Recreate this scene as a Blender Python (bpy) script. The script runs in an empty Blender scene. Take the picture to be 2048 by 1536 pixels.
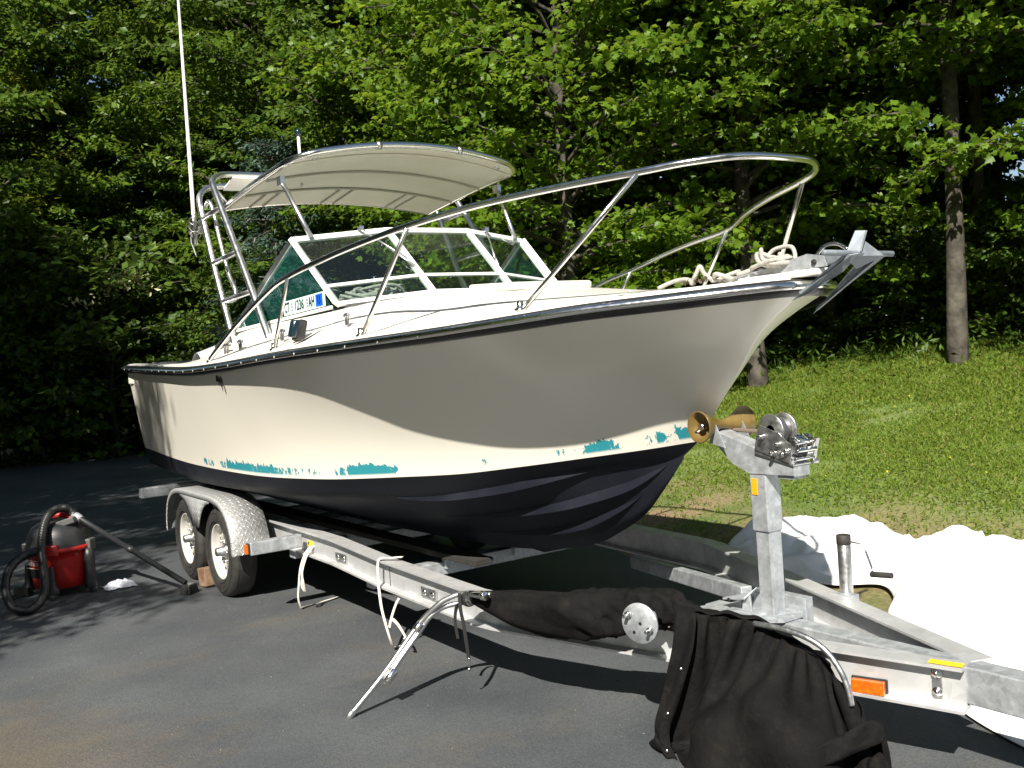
import bpy, bmesh, math, random
import numpy as np
from mathutils import Vector, Matrix
S = bpy.context.scene
COL = S.collection
R = math.radians

# ------------------------------------------------------------------ camera, sky, sun, exposure
cam_d = bpy.data.cameras.new('camera')
cam = bpy.data.objects.new('camera', cam_d); COL.objects.link(cam)
cam_d.sensor_width = 36.0
cam_d.lens = 36.0 * 1997.3 / 2048.0
cam_d.clip_start = 0.05; cam_d.clip_end = 600.0
M = Matrix(((0.55242, 0.012945, 0.833465, 7.5537),
            (0.830607, 0.075622, -0.5517, -3.37905),
            (-0.07017, 0.997053, 0.031023, 1.69394), (0, 0, 0, 1)))
cam.matrix_world = M
S.camera = cam
SUN_DIR = Vector((0.50, -0.55, 0.67)).normalized()
SUN_EL = math.asin(SUN_DIR.z)
world = bpy.data.worlds.new('World'); S.world = world
world.use_nodes = True
wn = world.node_tree.nodes; wl = world.node_tree.links
sky = wn.new('ShaderNodeTexSky'); sky.sky_type = 'NISHITA'; sky.sun_disc = False
sky.sun_elevation = SUN_EL
sky.sun_rotation = math.atan2(SUN_DIR.x, SUN_DIR.y)
sky.air_density = 1.0; sky.dust_density = 0.6; sky.ozone_density = 1.2
bg = wn['Background']; bg.inputs['Strength'].default_value = 0.05
wl.new(sky.outputs['Color'], bg.inputs['Color'])
sun_d = bpy.data.lights.new('sun', 'SUN'); sun_d.energy = 5.0; sun_d.angle = R(0.55)
sun_d.color = (1.0, 0.94, 0.84)
sun = bpy.data.objects.new('sun', sun_d); COL.objects.link(sun)
sun.rotation_euler = SUN_DIR.to_track_quat('Z', 'Y').to_euler()
sun.location = SUN_DIR * 40
S.view_settings.view_transform = 'Standard'; S.view_settings.look = 'None'
S.view_settings.exposure = 1.0; S.view_settings.gamma = 1.0
S.view_settings.use_curve_mapping = False
S.cycles.max_bounces = 8; S.cycles.transparent_max_bounces = 16

# ------------------------------------------------------------------ materials
def mat(name, col, rough=0.5, metal=0.0, col2=None, scale=8.0, detail=4.0, lo=0.35, hi=0.65,
        bump=0.0, bscale=None, coat=0.0, spec=0.5, rough2=None, coords='Object'):
    m = bpy.data.materials.new(name); m.use_nodes = True
    n = m.node_tree.nodes; l = m.node_tree.links
    p = n['Principled BSDF']
    p.inputs['Roughness'].default_value = rough; p.inputs['Metallic'].default_value = metal
    p.inputs['Base Color'].default_value = (*col, 1)
    p.inputs['Coat Weight'].default_value = coat
    p.inputs['Specular IOR Level'].default_value = spec
    tc = n.new('ShaderNodeTexCoord')
    if col2 is not None:
        t = n.new('ShaderNodeTexNoise'); t.inputs['Scale'].default_value = scale; t.inputs['Detail'].default_value = detail
        l.new(tc.outputs[coords], t.inputs['Vector'])
        r = n.new('ShaderNodeValToRGB'); r.color_ramp.elements[0].position = lo; r.color_ramp.elements[1].position = hi
        r.color_ramp.elements[0].color = (*col, 1); r.color_ramp.elements[1].color = (*col2, 1)
        l.new(t.outputs['Fac'], r.inputs['Fac']); l.new(r.outputs['Color'], p.inputs['Base Color'])
        if rough2 is not None:
            mr = n.new('ShaderNodeMapRange'); mr.inputs['From Min'].default_value = lo; mr.inputs['From Max'].default_value = hi
            mr.inputs['To Min'].default_value = rough; mr.inputs['To Max'].default_value = rough2
            l.new(t.outputs['Fac'], mr.inputs['Value']); l.new(mr.outputs['Result'], p.inputs['Roughness'])
    if bump:
        b = n.new('ShaderNodeBump'); b.inputs['Strength'].default_value = bump; b.inputs['Distance'].default_value = 0.01
        t2 = n.new('ShaderNodeTexNoise'); t2.inputs['Scale'].default_value = bscale or scale * 3; t2.inputs['Detail'].default_value = 4
        l.new(tc.outputs[coords], t2.inputs['Vector'])
        l.new(t2.outputs['Fac'], b.inputs['Height']); l.new(b.outputs['Normal'], p.inputs['Normal'])
    return m

def leaf_mat(name, c1, c2, trans=0.35, c3=None, rough=0.45):
    m = bpy.data.materials.new(name); m.use_nodes = True
    n = m.node_tree.nodes; l = m.node_tree.links
    for x in list(n): n.remove(x)
    out = n.new('ShaderNodeOutputMaterial')
    g = n.new('ShaderNodeNewGeometry'); r = n.new('ShaderNodeValToRGB')
    e = r.color_ramp.elements
    e[0].color = (*c1, 1); e[1].color = (*c2, 1)
    if c3 is not None:
        e[1].position = 0.93; x = e.new(0.97); x.color = (*c3, 1)
    l.new(g.outputs['Random Per Island'], r.inputs['Fac'])
    p = n.new('ShaderNodeBsdfPrincipled'); p.inputs['Roughness'].default_value = rough
    p.inputs['Specular IOR Level'].default_value = 0.35
    l.new(r.outputs['Color'], p.inputs['Base Color'])
    t = n.new('ShaderNodeBsdfTranslucent')
    hs = n.new('ShaderNodeHueSaturation'); hs.inputs['Hue'].default_value = 0.48; hs.inputs['Value'].default_value = 1.5
    l.new(r.outputs['Color'], hs.inputs['Color']); l.new(hs.outputs['Color'], t.inputs['Color'])
    mx = n.new('ShaderNodeMixShader'); mx.inputs[0].default_value = trans
    l.new(p.outputs[0], mx.inputs[1]); l.new(t.outputs[0], mx.inputs[2]); l.new(mx.outputs[0], out.inputs['Surface'])
    return m

def glass_mat(name, tint, refl=1.0, haze=0.0, hcol=(1, 1, 1)):
    m = bpy.data.materials.new(name); m.use_nodes = True
    n = m.node_tree.nodes; l = m.node_tree.links
    for x in list(n): n.remove(x)
    out = n.new('ShaderNodeOutputMaterial')
    tr = n.new('ShaderNodeBsdfTransparent'); tr.inputs['Color'].default_value = (*tint, 1)
    gl = n.new('ShaderNodeBsdfGlossy'); gl.inputs['Roughness'].default_value = 0.02; gl.inputs['Color'].default_value = (refl, refl, refl, 1)
    fr = n.new('ShaderNodeFresnel'); fr.inputs['IOR'].default_value = 1.5
    mx = n.new('ShaderNodeMixShader')
    ge = n.new('ShaderNodeNewGeometry'); fb = n.new('ShaderNodeMath'); fb.operation = 'SUBTRACT'; fb.inputs[0].default_value = 1.0
    l.new(ge.outputs['Backfacing'], fb.inputs[1]); fm = n.new('ShaderNodeMath'); fm.operation = 'MULTIPLY'   # only the outer face mirrors
    l.new(fr.outputs[0], fm.inputs[0]); l.new(fb.outputs[0], fm.inputs[1])
    l.new(fm.outputs[0], mx.inputs[0]); l.new(tr.outputs[0], mx.inputs[1]); l.new(gl.outputs[0], mx.inputs[2])
    df = n.new('ShaderNodeBsdfDiffuse'); df.inputs['Color'].default_value = (*hcol, 1)   # dusty film
    m2 = n.new('ShaderNodeMixShader'); m2.inputs[0].default_value = haze
    l.new(mx.outputs[0], m2.inputs[1]); l.new(df.outputs[0], m2.inputs[2]); l.new(m2.outputs[0], out.inputs['Surface'])
    return m

MT = {}
MT['gel'] = mat('deck_gelcoat', (0.80, 0.78, 0.73), 0.28, col2=(0.74, 0.72, 0.67), scale=2.5, coat=0.2)
MT['chrome'] = mat('stainless_tube', (0.78, 0.77, 0.74), 0.13, 1.0, col2=(0.70, 0.69, 0.66), scale=30, rough2=0.22)
MT['alu'] = mat('aluminium_tube', (0.72, 0.73, 0.74), 0.30, 1.0, col2=(0.6, 0.61, 0.62), scale=20, rough2=0.4)
MT['beam'] = mat('beam_aluminium', (0.66, 0.67, 0.675), 0.38, 0.5, col2=(0.54, 0.55, 0.56), scale=9, rough2=0.55, bump=0.05)
MT['galv'] = mat('galvanised_steel', (0.40, 0.425, 0.45), 0.45, 0.55, col2=(0.50, 0.525, 0.55), scale=18, detail=6, rough2=0.6, bump=0.04)
MT['anchor'] = mat('anchor_zinc', (0.20, 0.23, 0.26), 0.5, 0.4, col2=(0.27, 0.30, 0.33), scale=22, rough2=0.65)
MT['steel'] = mat('zinc_plated_steel', (0.42, 0.43, 0.44), 0.3, 0.95, col2=(0.58, 0.58, 0.57), scale=40, rough2=0.45)
MT['dark_steel'] = mat('dark_steel', (0.16, 0.16, 0.17), 0.4, 0.8, col2=(0.25, 0.25, 0.25), scale=30)
MT['rubber'] = mat('black_rubber', (0.018, 0.018, 0.018), 0.65, col2=(0.035, 0.033, 0.03), scale=14, bump=0.1)
MT['vinyl'] = mat('black_vinyl', (0.015, 0.015, 0.017), 0.32, col2=(0.03, 0.03, 0.03), scale=12)
MT['rim'] = mat('rim_paint', (0.62, 0.61, 0.57), 0.4, 0.2, col2=(0.48, 0.46, 0.42), scale=7)
MT['canopy'] = mat('canopy_cream', (0.72, 0.70, 0.60), 0.55, col2=(0.66, 0.63, 0.53), scale=3)
MT['batten'] = mat('batten_cream', (0.45, 0.43, 0.36), 0.5, col2=(0.5, 0.48, 0.4), scale=5)
MT['wframe'] = mat('white_frame', (0.80, 0.80, 0.78), 0.3, col2=(0.75, 0.75, 0.73), scale=5)
MT['glass'] = glass_mat('clear_glass', (0.82, 0.88, 0.86), haze=.008, hcol=(.30, .42, .38))
MT['teal_glass'] = glass_mat('teal_glass', (0.42, 0.76, 0.72), haze=.10, hcol=(.05, .20, .18))
MT['amber'] = mat('amber_lens', (0.62, 0.15, 0.008), 0.2, col2=(0.45, 0.09, 0.006), scale=60, coat=0.6)
MT['yellow'] = mat('yellow_sticker', (0.85, 0.60, 0.03), 0.5, col2=(0.8, 0.5, 0.03), scale=20)
MT['reflector'] = mat('amber_reflector', (0.85, 0.36, 0.01), 0.3, coat=.4)
MT['red'] = mat('red_plastic', (0.40, 0.010, 0.008), 0.36, col2=(0.33, 0.010, 0.008), scale=5, coat=0.15)
MT['dgrey'] = mat('dark_grey_plastic', (0.012, 0.0135, 0.016), 0.45, col2=(0.02, 0.021, 0.023), scale=10)
MT['mgrey'] = mat('mid_grey_plastic', (0.07, 0.073, 0.076), 0.5, col2=(0.09, 0.09, 0.09), scale=10)
MT['hose'] = mat('hose_black', (0.012, 0.012, 0.013), 0.4, col2=(0.02, 0.02, 0.02), scale=12)
MT['canvas'] = mat('black_canvas', (0.003, 0.003, 0.0035), 0.85, col2=(0.0075, 0.007, 0.007), scale=5, detail=8, bump=0.55, bscale=34, spec=0.14)
def spangle(m, sc, lo, hi):
    n = m.node_tree.nodes; l = m.node_tree.links; p = n['Principled BSDF']; src = p.inputs['Base Color'].links[0].from_socket
    tc = n.new('ShaderNodeTexCoord'); v = n.new('ShaderNodeTexVoronoi'); v.inputs['Scale'].default_value = sc; l.new(tc.outputs['Object'], v.inputs['Vector'])
    sp = n.new('ShaderNodeSeparateColor'); l.new(v.outputs['Color'], sp.inputs[0])
    t = n.new('ShaderNodeTexNoise'); t.inputs['Scale'].default_value = 5; t.inputs['Detail'].default_value = 8; l.new(tc.outputs['Object'], t.inputs['Vector'])
    a = n.new('ShaderNodeMath'); a.operation = 'MULTIPLY_ADD'; a.inputs[1].default_value = .4; l.new(sp.outputs[0], a.inputs[0]); l.new(t.outputs['Fac'], a.inputs[2])
    r = n.new('ShaderNodeMapRange'); r.inputs['From Min'].default_value = .35; r.inputs['From Max'].default_value = 1.05; r.inputs['To Min'].default_value = lo; r.inputs['To Max'].default_value = hi; l.new(a.outputs[0], r.inputs['Value'])
    k = n.new('ShaderNodeVectorMath'); k.operation = 'SCALE'; l.new(src, k.inputs[0]); l.new(r.outputs[0], k.inputs['Scale']); l.new(k.outputs[0], p.inputs['Base Color'])
spangle(MT['galv'], 55, .74, 1.16); spangle(MT['beam'], 18, .84, 1.08)
def dusty(m):
    n = m.node_tree.nodes; l = m.node_tree.links; p = n['Principled BSDF']; src = p.inputs['Base Color'].links[0].from_socket
    tc = n.new('ShaderNodeTexCoord'); t = n.new('ShaderNodeTexNoise'); t.inputs['Scale'].default_value = 11; t.inputs['Detail'].default_value = 9; t.inputs['Roughness'].default_value = .75
    l.new(tc.outputs['Object'], t.inputs['Vector'])
    r = n.new('ShaderNodeMapRange'); r.inputs['From Min'].default_value = .52; r.inputs['From Max'].default_value = .80; r.inputs['To Max'].default_value = .20; l.new(t.outputs['Fac'], r.inputs['Value'])
    x = n.new('ShaderNodeMix'); x.data_type = 'RGBA'; x.inputs['B'].default_value = (.055, .046, .036, 1)
    l.new(r.outputs[0], x.inputs['Factor']); l.new(src, x.inputs['A']); l.new(x.outputs['Result'], p.inputs['Base Color'])
dusty(MT['canvas'])
MT['tarp'] = mat('white_sheet', (0.80, 0.81, 0.82), 0.5, col2=(0.74, 0.75, 0.77), scale=2.5)
MT['rope'] = mat('white_rope', (0.46, 0.44, 0.40), 0.9, col2=(0.34, 0.32, 0.29), scale=60, bump=0.5, bscale=220)
MT['strap'] = mat('white_webbing', (0.72, 0.70, 0.64), 0.8, col2=(0.6, 0.58, 0.52), scale=30)
MT['bstrap'] = mat('black_webbing', (0.015, 0.015, 0.015), 0.8)
MT['wood'] = mat('weathered_wood', (0.16, 0.09, 0.05), 0.85, col2=(0.28, 0.18, 0.11), scale=14, detail=8, bump=0.4, bscale=40)
MT['bunk'] = mat('bunk_carpet', (0.02, 0.018, 0.016), 0.95, col2=(0.03, 0.027, 0.024), scale=20)
MT['roller'] = mat('amber_urethane', (0.17, 0.115, 0.03), 0.35, col2=(0.12, 0.08, 0.024), scale=18, coat=0.2)
MT['bark'] = mat('tree_bark', (0.030, 0.026, 0.021), 0.9, col2=(0.10, 0.088, 0.070), scale=6, detail=8, bump=0.8, bscale=18)
MT['white'] = mat('white_paint', (0.8, 0.8, 0.8), 0.5)
MT['ink'] = mat('black_ink', (0.01, 0.01, 0.012), 0.5)
MT['blue'] = mat('blue_sticker', (0.005, 0.10, 0.55), 0.4)
MT['sign'] = mat('pale_sign', (0.62, 0.80, 0.76), 0.4, col2=(0.58, 0.76, 0.72), scale=8)
MT['navlens'] = mat('green_black_lens', (0.008, 0.02, 0.03), 0.12, coat=0.6)
MT['rag'] = mat('rag_cloth', (0.62, 0.63, 0.70), 0.9, col2=(0.50, 0.52, 0.62), scale=12)
MT['badge'] = mat('silver_badge', (0.5, 0.5, 0.5), 0.35, 0.6)

# ------------------------------------------------------------------ mesh helpers
class MB:
    def __init__(s): s.v = []; s.f = []; s.mi = []; s.sm = []; s.cur = 0
    def add(s, vs, fs, smooth=True):
        o = len(s.v); s.v += [tuple(v) for v in vs]
        for f in fs: s.f.append(tuple(i + o for i in f)); s.mi.append(s.cur); s.sm.append(smooth)
        return s
    def box(s, c, size, rot=None, taper=1.0):
        hx, hy, hz = [k / 2 for k in size]; c = Vector(c)
        vs = []
        for z, t in ((-hz, 1.0), (hz, taper)):
            for x, y in ((-hx, -hy), (hx, -hy), (hx, hy), (-hx, hy)): vs.append(Vector((x * t, y * t, z)))
        if rot is not None: vs = [rot @ v for v in vs]
        return s.add([v + c for v in vs], [(3, 2, 1, 0), (4, 5, 6, 7), (0, 1, 5, 4), (1, 2, 6, 5), (2, 3, 7, 6), (3, 0, 4, 7)], False)
    def bar(s, a, b, w, h, up=(0, 0, 1)):
        a = Vector(a); b = Vector(b); d = (b - a); L = d.length; d.normalize()
        u = Vector(up); sd = d.cross(u).normalized(); u = sd.cross(d)
        rot = Matrix((d, -sd, u)).transposed()
        return s.box((a + b) / 2, (L, w, h), rot)
    def tube(s, pts, r, n=8, cap=True, closed=False):
        P = [Vector(p) for p in pts]; N = len(P); rr = r if hasattr(r, '__len__') else [r] * N
        vs = []; up = None
        for i in range(N):
            if closed: d = (P[(i + 1) % N] - P[i - 1])
            else: d = (P[min(i + 1, N - 1)] - P[max(i - 1, 0)])
            d.normalize()
            if up is None:
                up = Vector((0, 0, 1)) if abs(d.z) < 0.9 else Vector((1, 0, 0))
            sd = d.cross(up).normalized(); up = sd.cross(d).normalized()
            for k in range(n):
                a = 2 * math.pi * k / n
                vs.append(P[i] + (sd * math.cos(a) + up * math.sin(a)) * rr[i])
        fs = []
        for i in range(N if closed else N - 1):
            j = (i + 1) % N
            for k in range(n):
                k2 = (k + 1) % n
                fs.append((i * n + k, i * n + k2, j * n + k2, j * n + k))
        s.add(vs, fs)
        if cap and not closed:
            o = len(s.v) - len(vs)
            s.f.append(tuple(o + k for k in range(n))[::-1]); s.mi.append(s.cur); s.sm.append(False)
            s.f.append(tuple(o + (N - 1) * n + k for k in range(n))); s.mi.append(s.cur); s.sm.append(False)
        return s
    def lathe(s, prof, origin, axis, n=24, ang=2 * math.pi, start=0.0, xdir=None):
        """prof: (radius, height) pairs along axis"""
        ax = Vector(axis).normalized(); o = Vector(origin)
        x = Vector(xdir) if xdir else (Vector((0, 0, 1)) if abs(ax.z) < 0.9 else Vector((1, 0, 0)))
        x = (x - ax * x.dot(ax)).normalized(); y = ax.cross(x)
        full = abs(ang - 2 * math.pi) < 1e-6; m = n if full else n + 1
        vs = []
        for (r, h) in prof:
            for k in range(m):
                a = start + ang * k / n
                vs.append(o + ax * h + (x * math.cos(a) + y * math.sin(a)) * r)
        fs = []
        for i in range(len(prof) - 1):
            for k in range(n):
                k2 = (k + 1) % m if full else k + 1
                fs.append((i * m + k, i * m + k2, (i + 1) * m + k2, (i + 1) * m + k))
        return s.add(vs, fs)
    def disc(s, c, axis, r, n=24):
        return s.lathe([(1e-4, 0), (r, 0)], c, axis, n)
    def cyl(s, a, b, r, n=16):
        a = Vector(a); b = Vector(b); L = (b - a).length
        return s.lathe([(1e-4, 0), (r * .94, 0), (r, r * .08), (r, L - r * .08), (r * .94, L), (1e-4, L)], a, b - a, n)
    def grid(s, rows, flip=False, smooth=True):
        m = len(rows[0]); vs = [v for r in rows for v in r]; fs = []
        for i in range(len(rows) - 1):
            for j in range(m - 1):
                q = (i * m + j, i * m + j + 1, (i + 1) * m + j + 1, (i + 1) * m + j)
                fs.append(q[::-1] if flip else q)
        return s.add(vs, fs, smooth)
    def poly(s, vs, flip=False): return s.add(vs, [tuple(range(len(vs)))[::-1] if flip else tuple(range(len(vs)))], False)
    def slab(s, vs, off):
        """polygon extruded by the vector off"""
        off = Vector(off); n = len(vs); A = [Vector(v) for v in vs]; B = [v + off for v in A]
        fs = [tuple(range(n))[::-1], tuple(range(n, 2 * n))] + [(i, (i + 1) % n, n + (i + 1) % n, n + i) for i in range(n)]
        return s.add(A + B, fs, False)
    def build(s, name, mats, parent=None, bevel=0.0, fix=True):
        me = bpy.data.meshes.new(name); me.from_pydata(s.v, [], s.f)
        mats = mats if isinstance(mats, (list, tuple)) else [mats]
        for m in mats: me.materials.append(m if not isinstance(m, str) else MT[m])
        me.polygons.foreach_set('material_index', s.mi); me.polygons.foreach_set('use_smooth', s.sm)
        if fix:
            bm = bmesh.new(); bm.from_mesh(me); bmesh.ops.remove_doubles(bm, verts=bm.verts, dist=1e-5)
            bmesh.ops.recalc_face_normals(bm, faces=bm.faces); bm.to_mesh(me); bm.free()
        me.update()
        o = bpy.data.objects.new(name, me); COL.objects.link(o)
        if parent is not None:
            o.parent = parent
            pw = Vector(parent.get('_w', (0, 0, 0)))
            o.location = -pw
        if bevel:
            b = o.modifiers.new('bevel', 'BEVEL'); b.width = bevel; b.segments = 2; b.limit_method = 'ANGLE'; b.angle_limit = R(40)
        return o

def tag(o, label=None, cat=None, group=None, kind=None):
    for k, v in (('label', label), ('category', cat), ('group', group), ('kind', kind)):
        if v: o[k] = v
    return o
def empty(name, loc, label, cat, group=None):
    o = bpy.data.objects.new(name, None); COL.objects.link(o); o.location = loc; o.empty_display_size = 0.2
    o['_w'] = tuple(loc)
    return tag(o, label, cat, group)

def interp(xs, ys):
    """monotone cubic through the points"""
    xs = np.array(xs, float); ys = np.array(ys, float); h = np.diff(xs); d = np.diff(ys) / h
    m = np.zeros(len(xs)); m[0] = d[0]; m[-1] = d[-1]
    for i in range(1, len(xs) - 1):
        if d[i - 1] * d[i] > 0:
            w1 = 2 * h[i] + h[i - 1]; w2 = h[i] + 2 * h[i - 1]; m[i] = (w1 + w2) / (w1 / d[i - 1] + w2 / d[i])
    def f(x):
        x = min(max(x, xs[0]), xs[-1]); i = min(max(int(np.searchsorted(xs, x)) - 1, 0), len(h) - 1)
        t = (x - xs[i]) / h[i]
        return float((2 * t**3 - 3 * t**2 + 1) * ys[i] + (t**3 - 2 * t**2 + t) * h[i] * m[i] + (-2 * t**3 + 3 * t**2) * ys[i + 1] + (t**3 - t**2) * h[i] * m[i + 1])
    return f
def spline(pts, n=8, closed=False):
    """Catmull-Rom through the points"""
    P = [Vector(p) for p in pts]; N = len(P); out = []
    seg = N if closed else N - 1
    for i in range(seg):
        if closed: a, b, c, d = P[(i - 1) % N], P[i], P[(i + 1) % N], P[(i + 2) % N]
        else: a, b, c, d = P[max(i - 1, 0)], P[i], P[i + 1], P[min(i + 2, N - 1)]
        for k in range(n):
            t = k / n
            out.append(0.5 * ((2 * b) + (c - a) * t + (2 * a - 5 * b + 4 * c - d) * t * t + (-a + 3 * b - 3 * c + d) * t**3))
    if not closed: out.append(P[-1])
    return out
def mir(p): return (p[0], -p[1], p[2])
def fnoise(x, y, z=0.0):
    from mathutils import noise
    return noise.noise(Vector((x, y, z)))

def text_mesh(name, body, mat_, size, origin, xdir, ydir, parent, sx=1.0, lift=0.003):
    c = bpy.data.curves.new(name, 'FONT'); c.body = body; c.size = size; c.align_x = 'CENTER'; c.align_y = 'CENTER'; c.offset = size * 0.012
    t = bpy.data.objects.new(name + '_tmp', c); COL.objects.link(t)
    dg = bpy.context.evaluated_depsgraph_get(); dg.update()
    me = bpy.data.meshes.new_from_object(t.evaluated_get(dg))
    bpy.data.objects.remove(t); bpy.data.curves.remove(c)
    x = Vector(xdir).normalized(); y = Vector(ydir); y = (y - x * y.dot(x)).normalized(); z = x.cross(y)
    pw = Vector(parent.get('_w', (0, 0, 0))) if parent else Vector()
    me.transform(Matrix.Translation(Vector(origin) + z * lift) @ Matrix((x * sx, y, z)).transposed().to_4x4())
    me.materials.clear(); me.materials.append(MT[mat_]); me.name = name
    o = bpy.data.objects.new(name, me); COL.objects.link(o); o.parent = parent; o.location = -pw
    return o

# ------------------------------------------------------------------ terrain
def yedge(X): return np.where(X < 0, 2.1, 2.1 - .25 * np.clip(X, 0, 20))
def hill(X, Y):
    X = np.asarray(X, float); Y = np.asarray(Y, float)
    q = Y - yedge(X)
    s = .15 * np.clip(1 - (-X - 5) / 8, 0.15, 1)
    return s * np.where(q > 0, np.minimum(q, 12) + np.clip(q - 12, 0, 60) * .4, 0)
def build_ground():
    xs = np.unique(np.concatenate([np.arange(-18, 12, .25), np.linspace(-160, -18, 24), np.linspace(12, 120, 18)]))
    ys = np.unique(np.concatenate([np.arange(-6, 16, .25), np.linspace(-120, -6, 22), np.linspace(16, 160, 24)]))
    X, Y = np.meshgrid(xs, ys)
    Z = hill(X, Y) - 0.006
    far = np.clip((np.hypot(X, Y) - 5) / 10, 0, 1)
    for i in range(X.shape[0]):
        for j in range(X.shape[1]):
            if Y[i, j] > float(yedge(X[i, j])) + .1 or X[i, j] < -16:
                Z[i, j] += .05 * fnoise(X[i, j] * .8, Y[i, j] * .8) + .025 * fnoise(X[i, j] * 2.6, Y[i, j] * 2.6) - .01
                if Y[i, j] < float(yedge(X[i, j])) + .4 or X[i, j] < -16: Z[i, j] = min(Z[i, j], hill(X[i, j], Y[i, j]) + .01)
    mb = MB()
    mb.grid([[(X[i, j], Y[i, j], Z[i, j]) for j in range(X.shape[1])] for i in range(X.shape[0])])
    m = mat('ground_soil', (0.20, 0.135, 0.080), 0.95, col2=(0.085, 0.115, 0.025), scale=0.9, detail=9, lo=0.44, hi=0.60, bump=0.7, bscale=22)
    n = m.node_tree.nodes; l = m.node_tree.links
    tc = n.new('ShaderNodeTexCoord'); t = n.new('ShaderNodeTexNoise'); t.inputs['Scale'].default_value = 34; t.inputs['Detail'].default_value = 8
    l.new(tc.outputs['Object'], t.inputs['Vector'])
    mr = n.new('ShaderNodeMapRange'); mr.inputs['From Min'].default_value = .25; mr.inputs['From Max'].default_value = .75; mr.inputs['To Min'].default_value = .55; mr.inputs['To Max'].default_value = 1.45
    l.new(t.outputs['Fac'], mr.inputs['Value'])
    vm = n.new('ShaderNodeVectorMath'); vm.operation = 'SCALE'
    p = n['Principled BSDF']; src = p.inputs['Base Color'].links[0].from_socket
    l.new(src, vm.inputs[0]); l.new(mr.outputs[0], vm.inputs['Scale']); l.new(vm.outputs[0], p.inputs['Base Color'])
    at = n.new('ShaderNodeAttribute'); at.attribute_name = 'turf'
    mx = n.new('ShaderNodeMix'); mx.data_type = 'RGBA'; mx.inputs['B'].default_value = (.105, .170, .030, 1)
    l.new(at.outputs['Fac'], mx.inputs['Factor']); l.new(src, mx.inputs['A']); l.new(mx.outputs['Result'], vm.inputs[0])
    o = mb.build('ground', m, fix=False)
    ta = o.data.attributes.new('turf', 'FLOAT', 'POINT')
    def turf(v):
        q = v.co.y - float(yedge(v.co.x)); return max(0, min(1, (q - .9) / 1.6)) * max(0, min(1, (v.co.x + 9) / 3)) * max(0, min(1, (9.5 - q) / 2)) * .8
    ta.data.foreach_set('value', [turf(v) for v in o.data.vertices]); tag(o, 'sloping ground of thin grass and bare brown soil around the driveway', None, None, 'structure')
    # driveway
    mb = MB(); edge = []
    for x in np.arange(-15.8, 14, .2):
        edge.append((x, float(yedge(x)) + .12 * fnoise(x * .9, 3.3) + .04 * fnoise(x * 4, 1.3), 0))
    rows = []
    for e in edge:
        xl = e[0]; lo = -26.0
        rows.append([(xl + (0.55 * (e[1] - y) if xl < -15 else 0) * 0, y, 0.004 - 0.012 * (1 if y > e[1] - .02 else 0)) for y in [e[1], e[1] - .06] + list(np.linspace(e[1] - .3, lo, 14))])
    mb.grid(rows)
    a = mat('asphalt', (0.052, 0.0575, 0.065), 0.62, col2=(0.080, 0.087, 0.092), scale=1.1, detail=7, lo=.36, hi=.70, bump=0.55, bscale=150, rough2=0.8)
    n = a.node_tree.nodes; l = a.node_tree.links; p = n['Principled BSDF']
    tc = n.new('ShaderNodeTexCoord')
    base = p.inputs['Base Color'].links[0].from_socket
    # brown dust patches
    t = n.new('ShaderNodeTexNoise'); t.inputs['Scale'].default_value = 1.1; t.inputs['Detail'].default_value = 6; t.inputs['Roughness'].default_value = .65
    mp = n.new('ShaderNodeMapping'); mp.inputs['Location'].default_value = (3.7, 1.2, 0); mp.inputs['Scale'].default_value = (1, .6, 1)
    l.new(tc.outputs['Object'], mp.inputs['Vector']); l.new(mp.outputs[0], t.inputs['Vector'])
    mr = n.new('ShaderNodeMapRange'); mr.inputs['From Min'].default_value = .54; mr.inputs['From Max'].default_value = .78; mr.inputs['To Max'].default_value = .70
    l.new(t.outputs['Fac'], mr.inputs['Value'])
    mx = n.new('ShaderNodeMix'); mx.data_type = 'RGBA'; mx.inputs['B'].default_value = (.120, .100, .070, 1)
    l.new(mr.outputs[0], mx.inputs['Factor']); l.new(base, mx.inputs['A'])
    geo = n.new('ShaderNodeVectorMath'); geo.operation = 'DISTANCE'; geo.inputs[1].default_value = (2.6, -3.1, 0); l.new(tc.outputs['Object'], geo.inputs[0])
    gr = n.new('ShaderNodeMapRange'); gr.inputs['From Min'].default_value = .1; gr.inputs['From Max'].default_value = 1.5; gr.inputs['To Min'].default_value = .26; gr.inputs['To Max'].default_value = 0; l.new(geo.outputs['Value'], gr.inputs['Value'])
    ga = n.new('ShaderNodeMath'); ga.operation = 'ADD'; l.new(t.outputs['Fac'], ga.inputs[0]); l.new(gr.outputs[0], ga.inputs[1]); l.new(ga.outputs[0], mr.inputs['Value'])
    # fine aggregate
    v = n.new('ShaderNodeTexNoise'); v.inputs['Scale'].default_value = 130; v.inputs['Detail'].default_value = 3
    l.new(tc.outputs['Object'], v.inputs['Vector'])
    mr2 = n.new('ShaderNodeMapRange'); mr2.inputs['From Min'].default_value = .3; mr2.inputs['From Max'].default_value = .7; mr2.inputs['To Min'].default_value = .7; mr2.inputs['To Max'].default_value = 1.35
    l.new(v.outputs['Fac'], mr2.inputs['Value'])
    vm = n.new('ShaderNodeVectorMath'); vm.operation = 'SCALE'
    l.new(mx.outputs['Result'], vm.inputs[0]); l.new(mr2.outputs[0], vm.inputs['Scale'])
    l.new(vm.outputs[0], p.inputs['Base Color'])
    o = mb.build('driveway', a, fix=False); tag(o, 'dark asphalt driveway with dusty brown patches under the trailer', None, None, 'structure')
build_ground()

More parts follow.
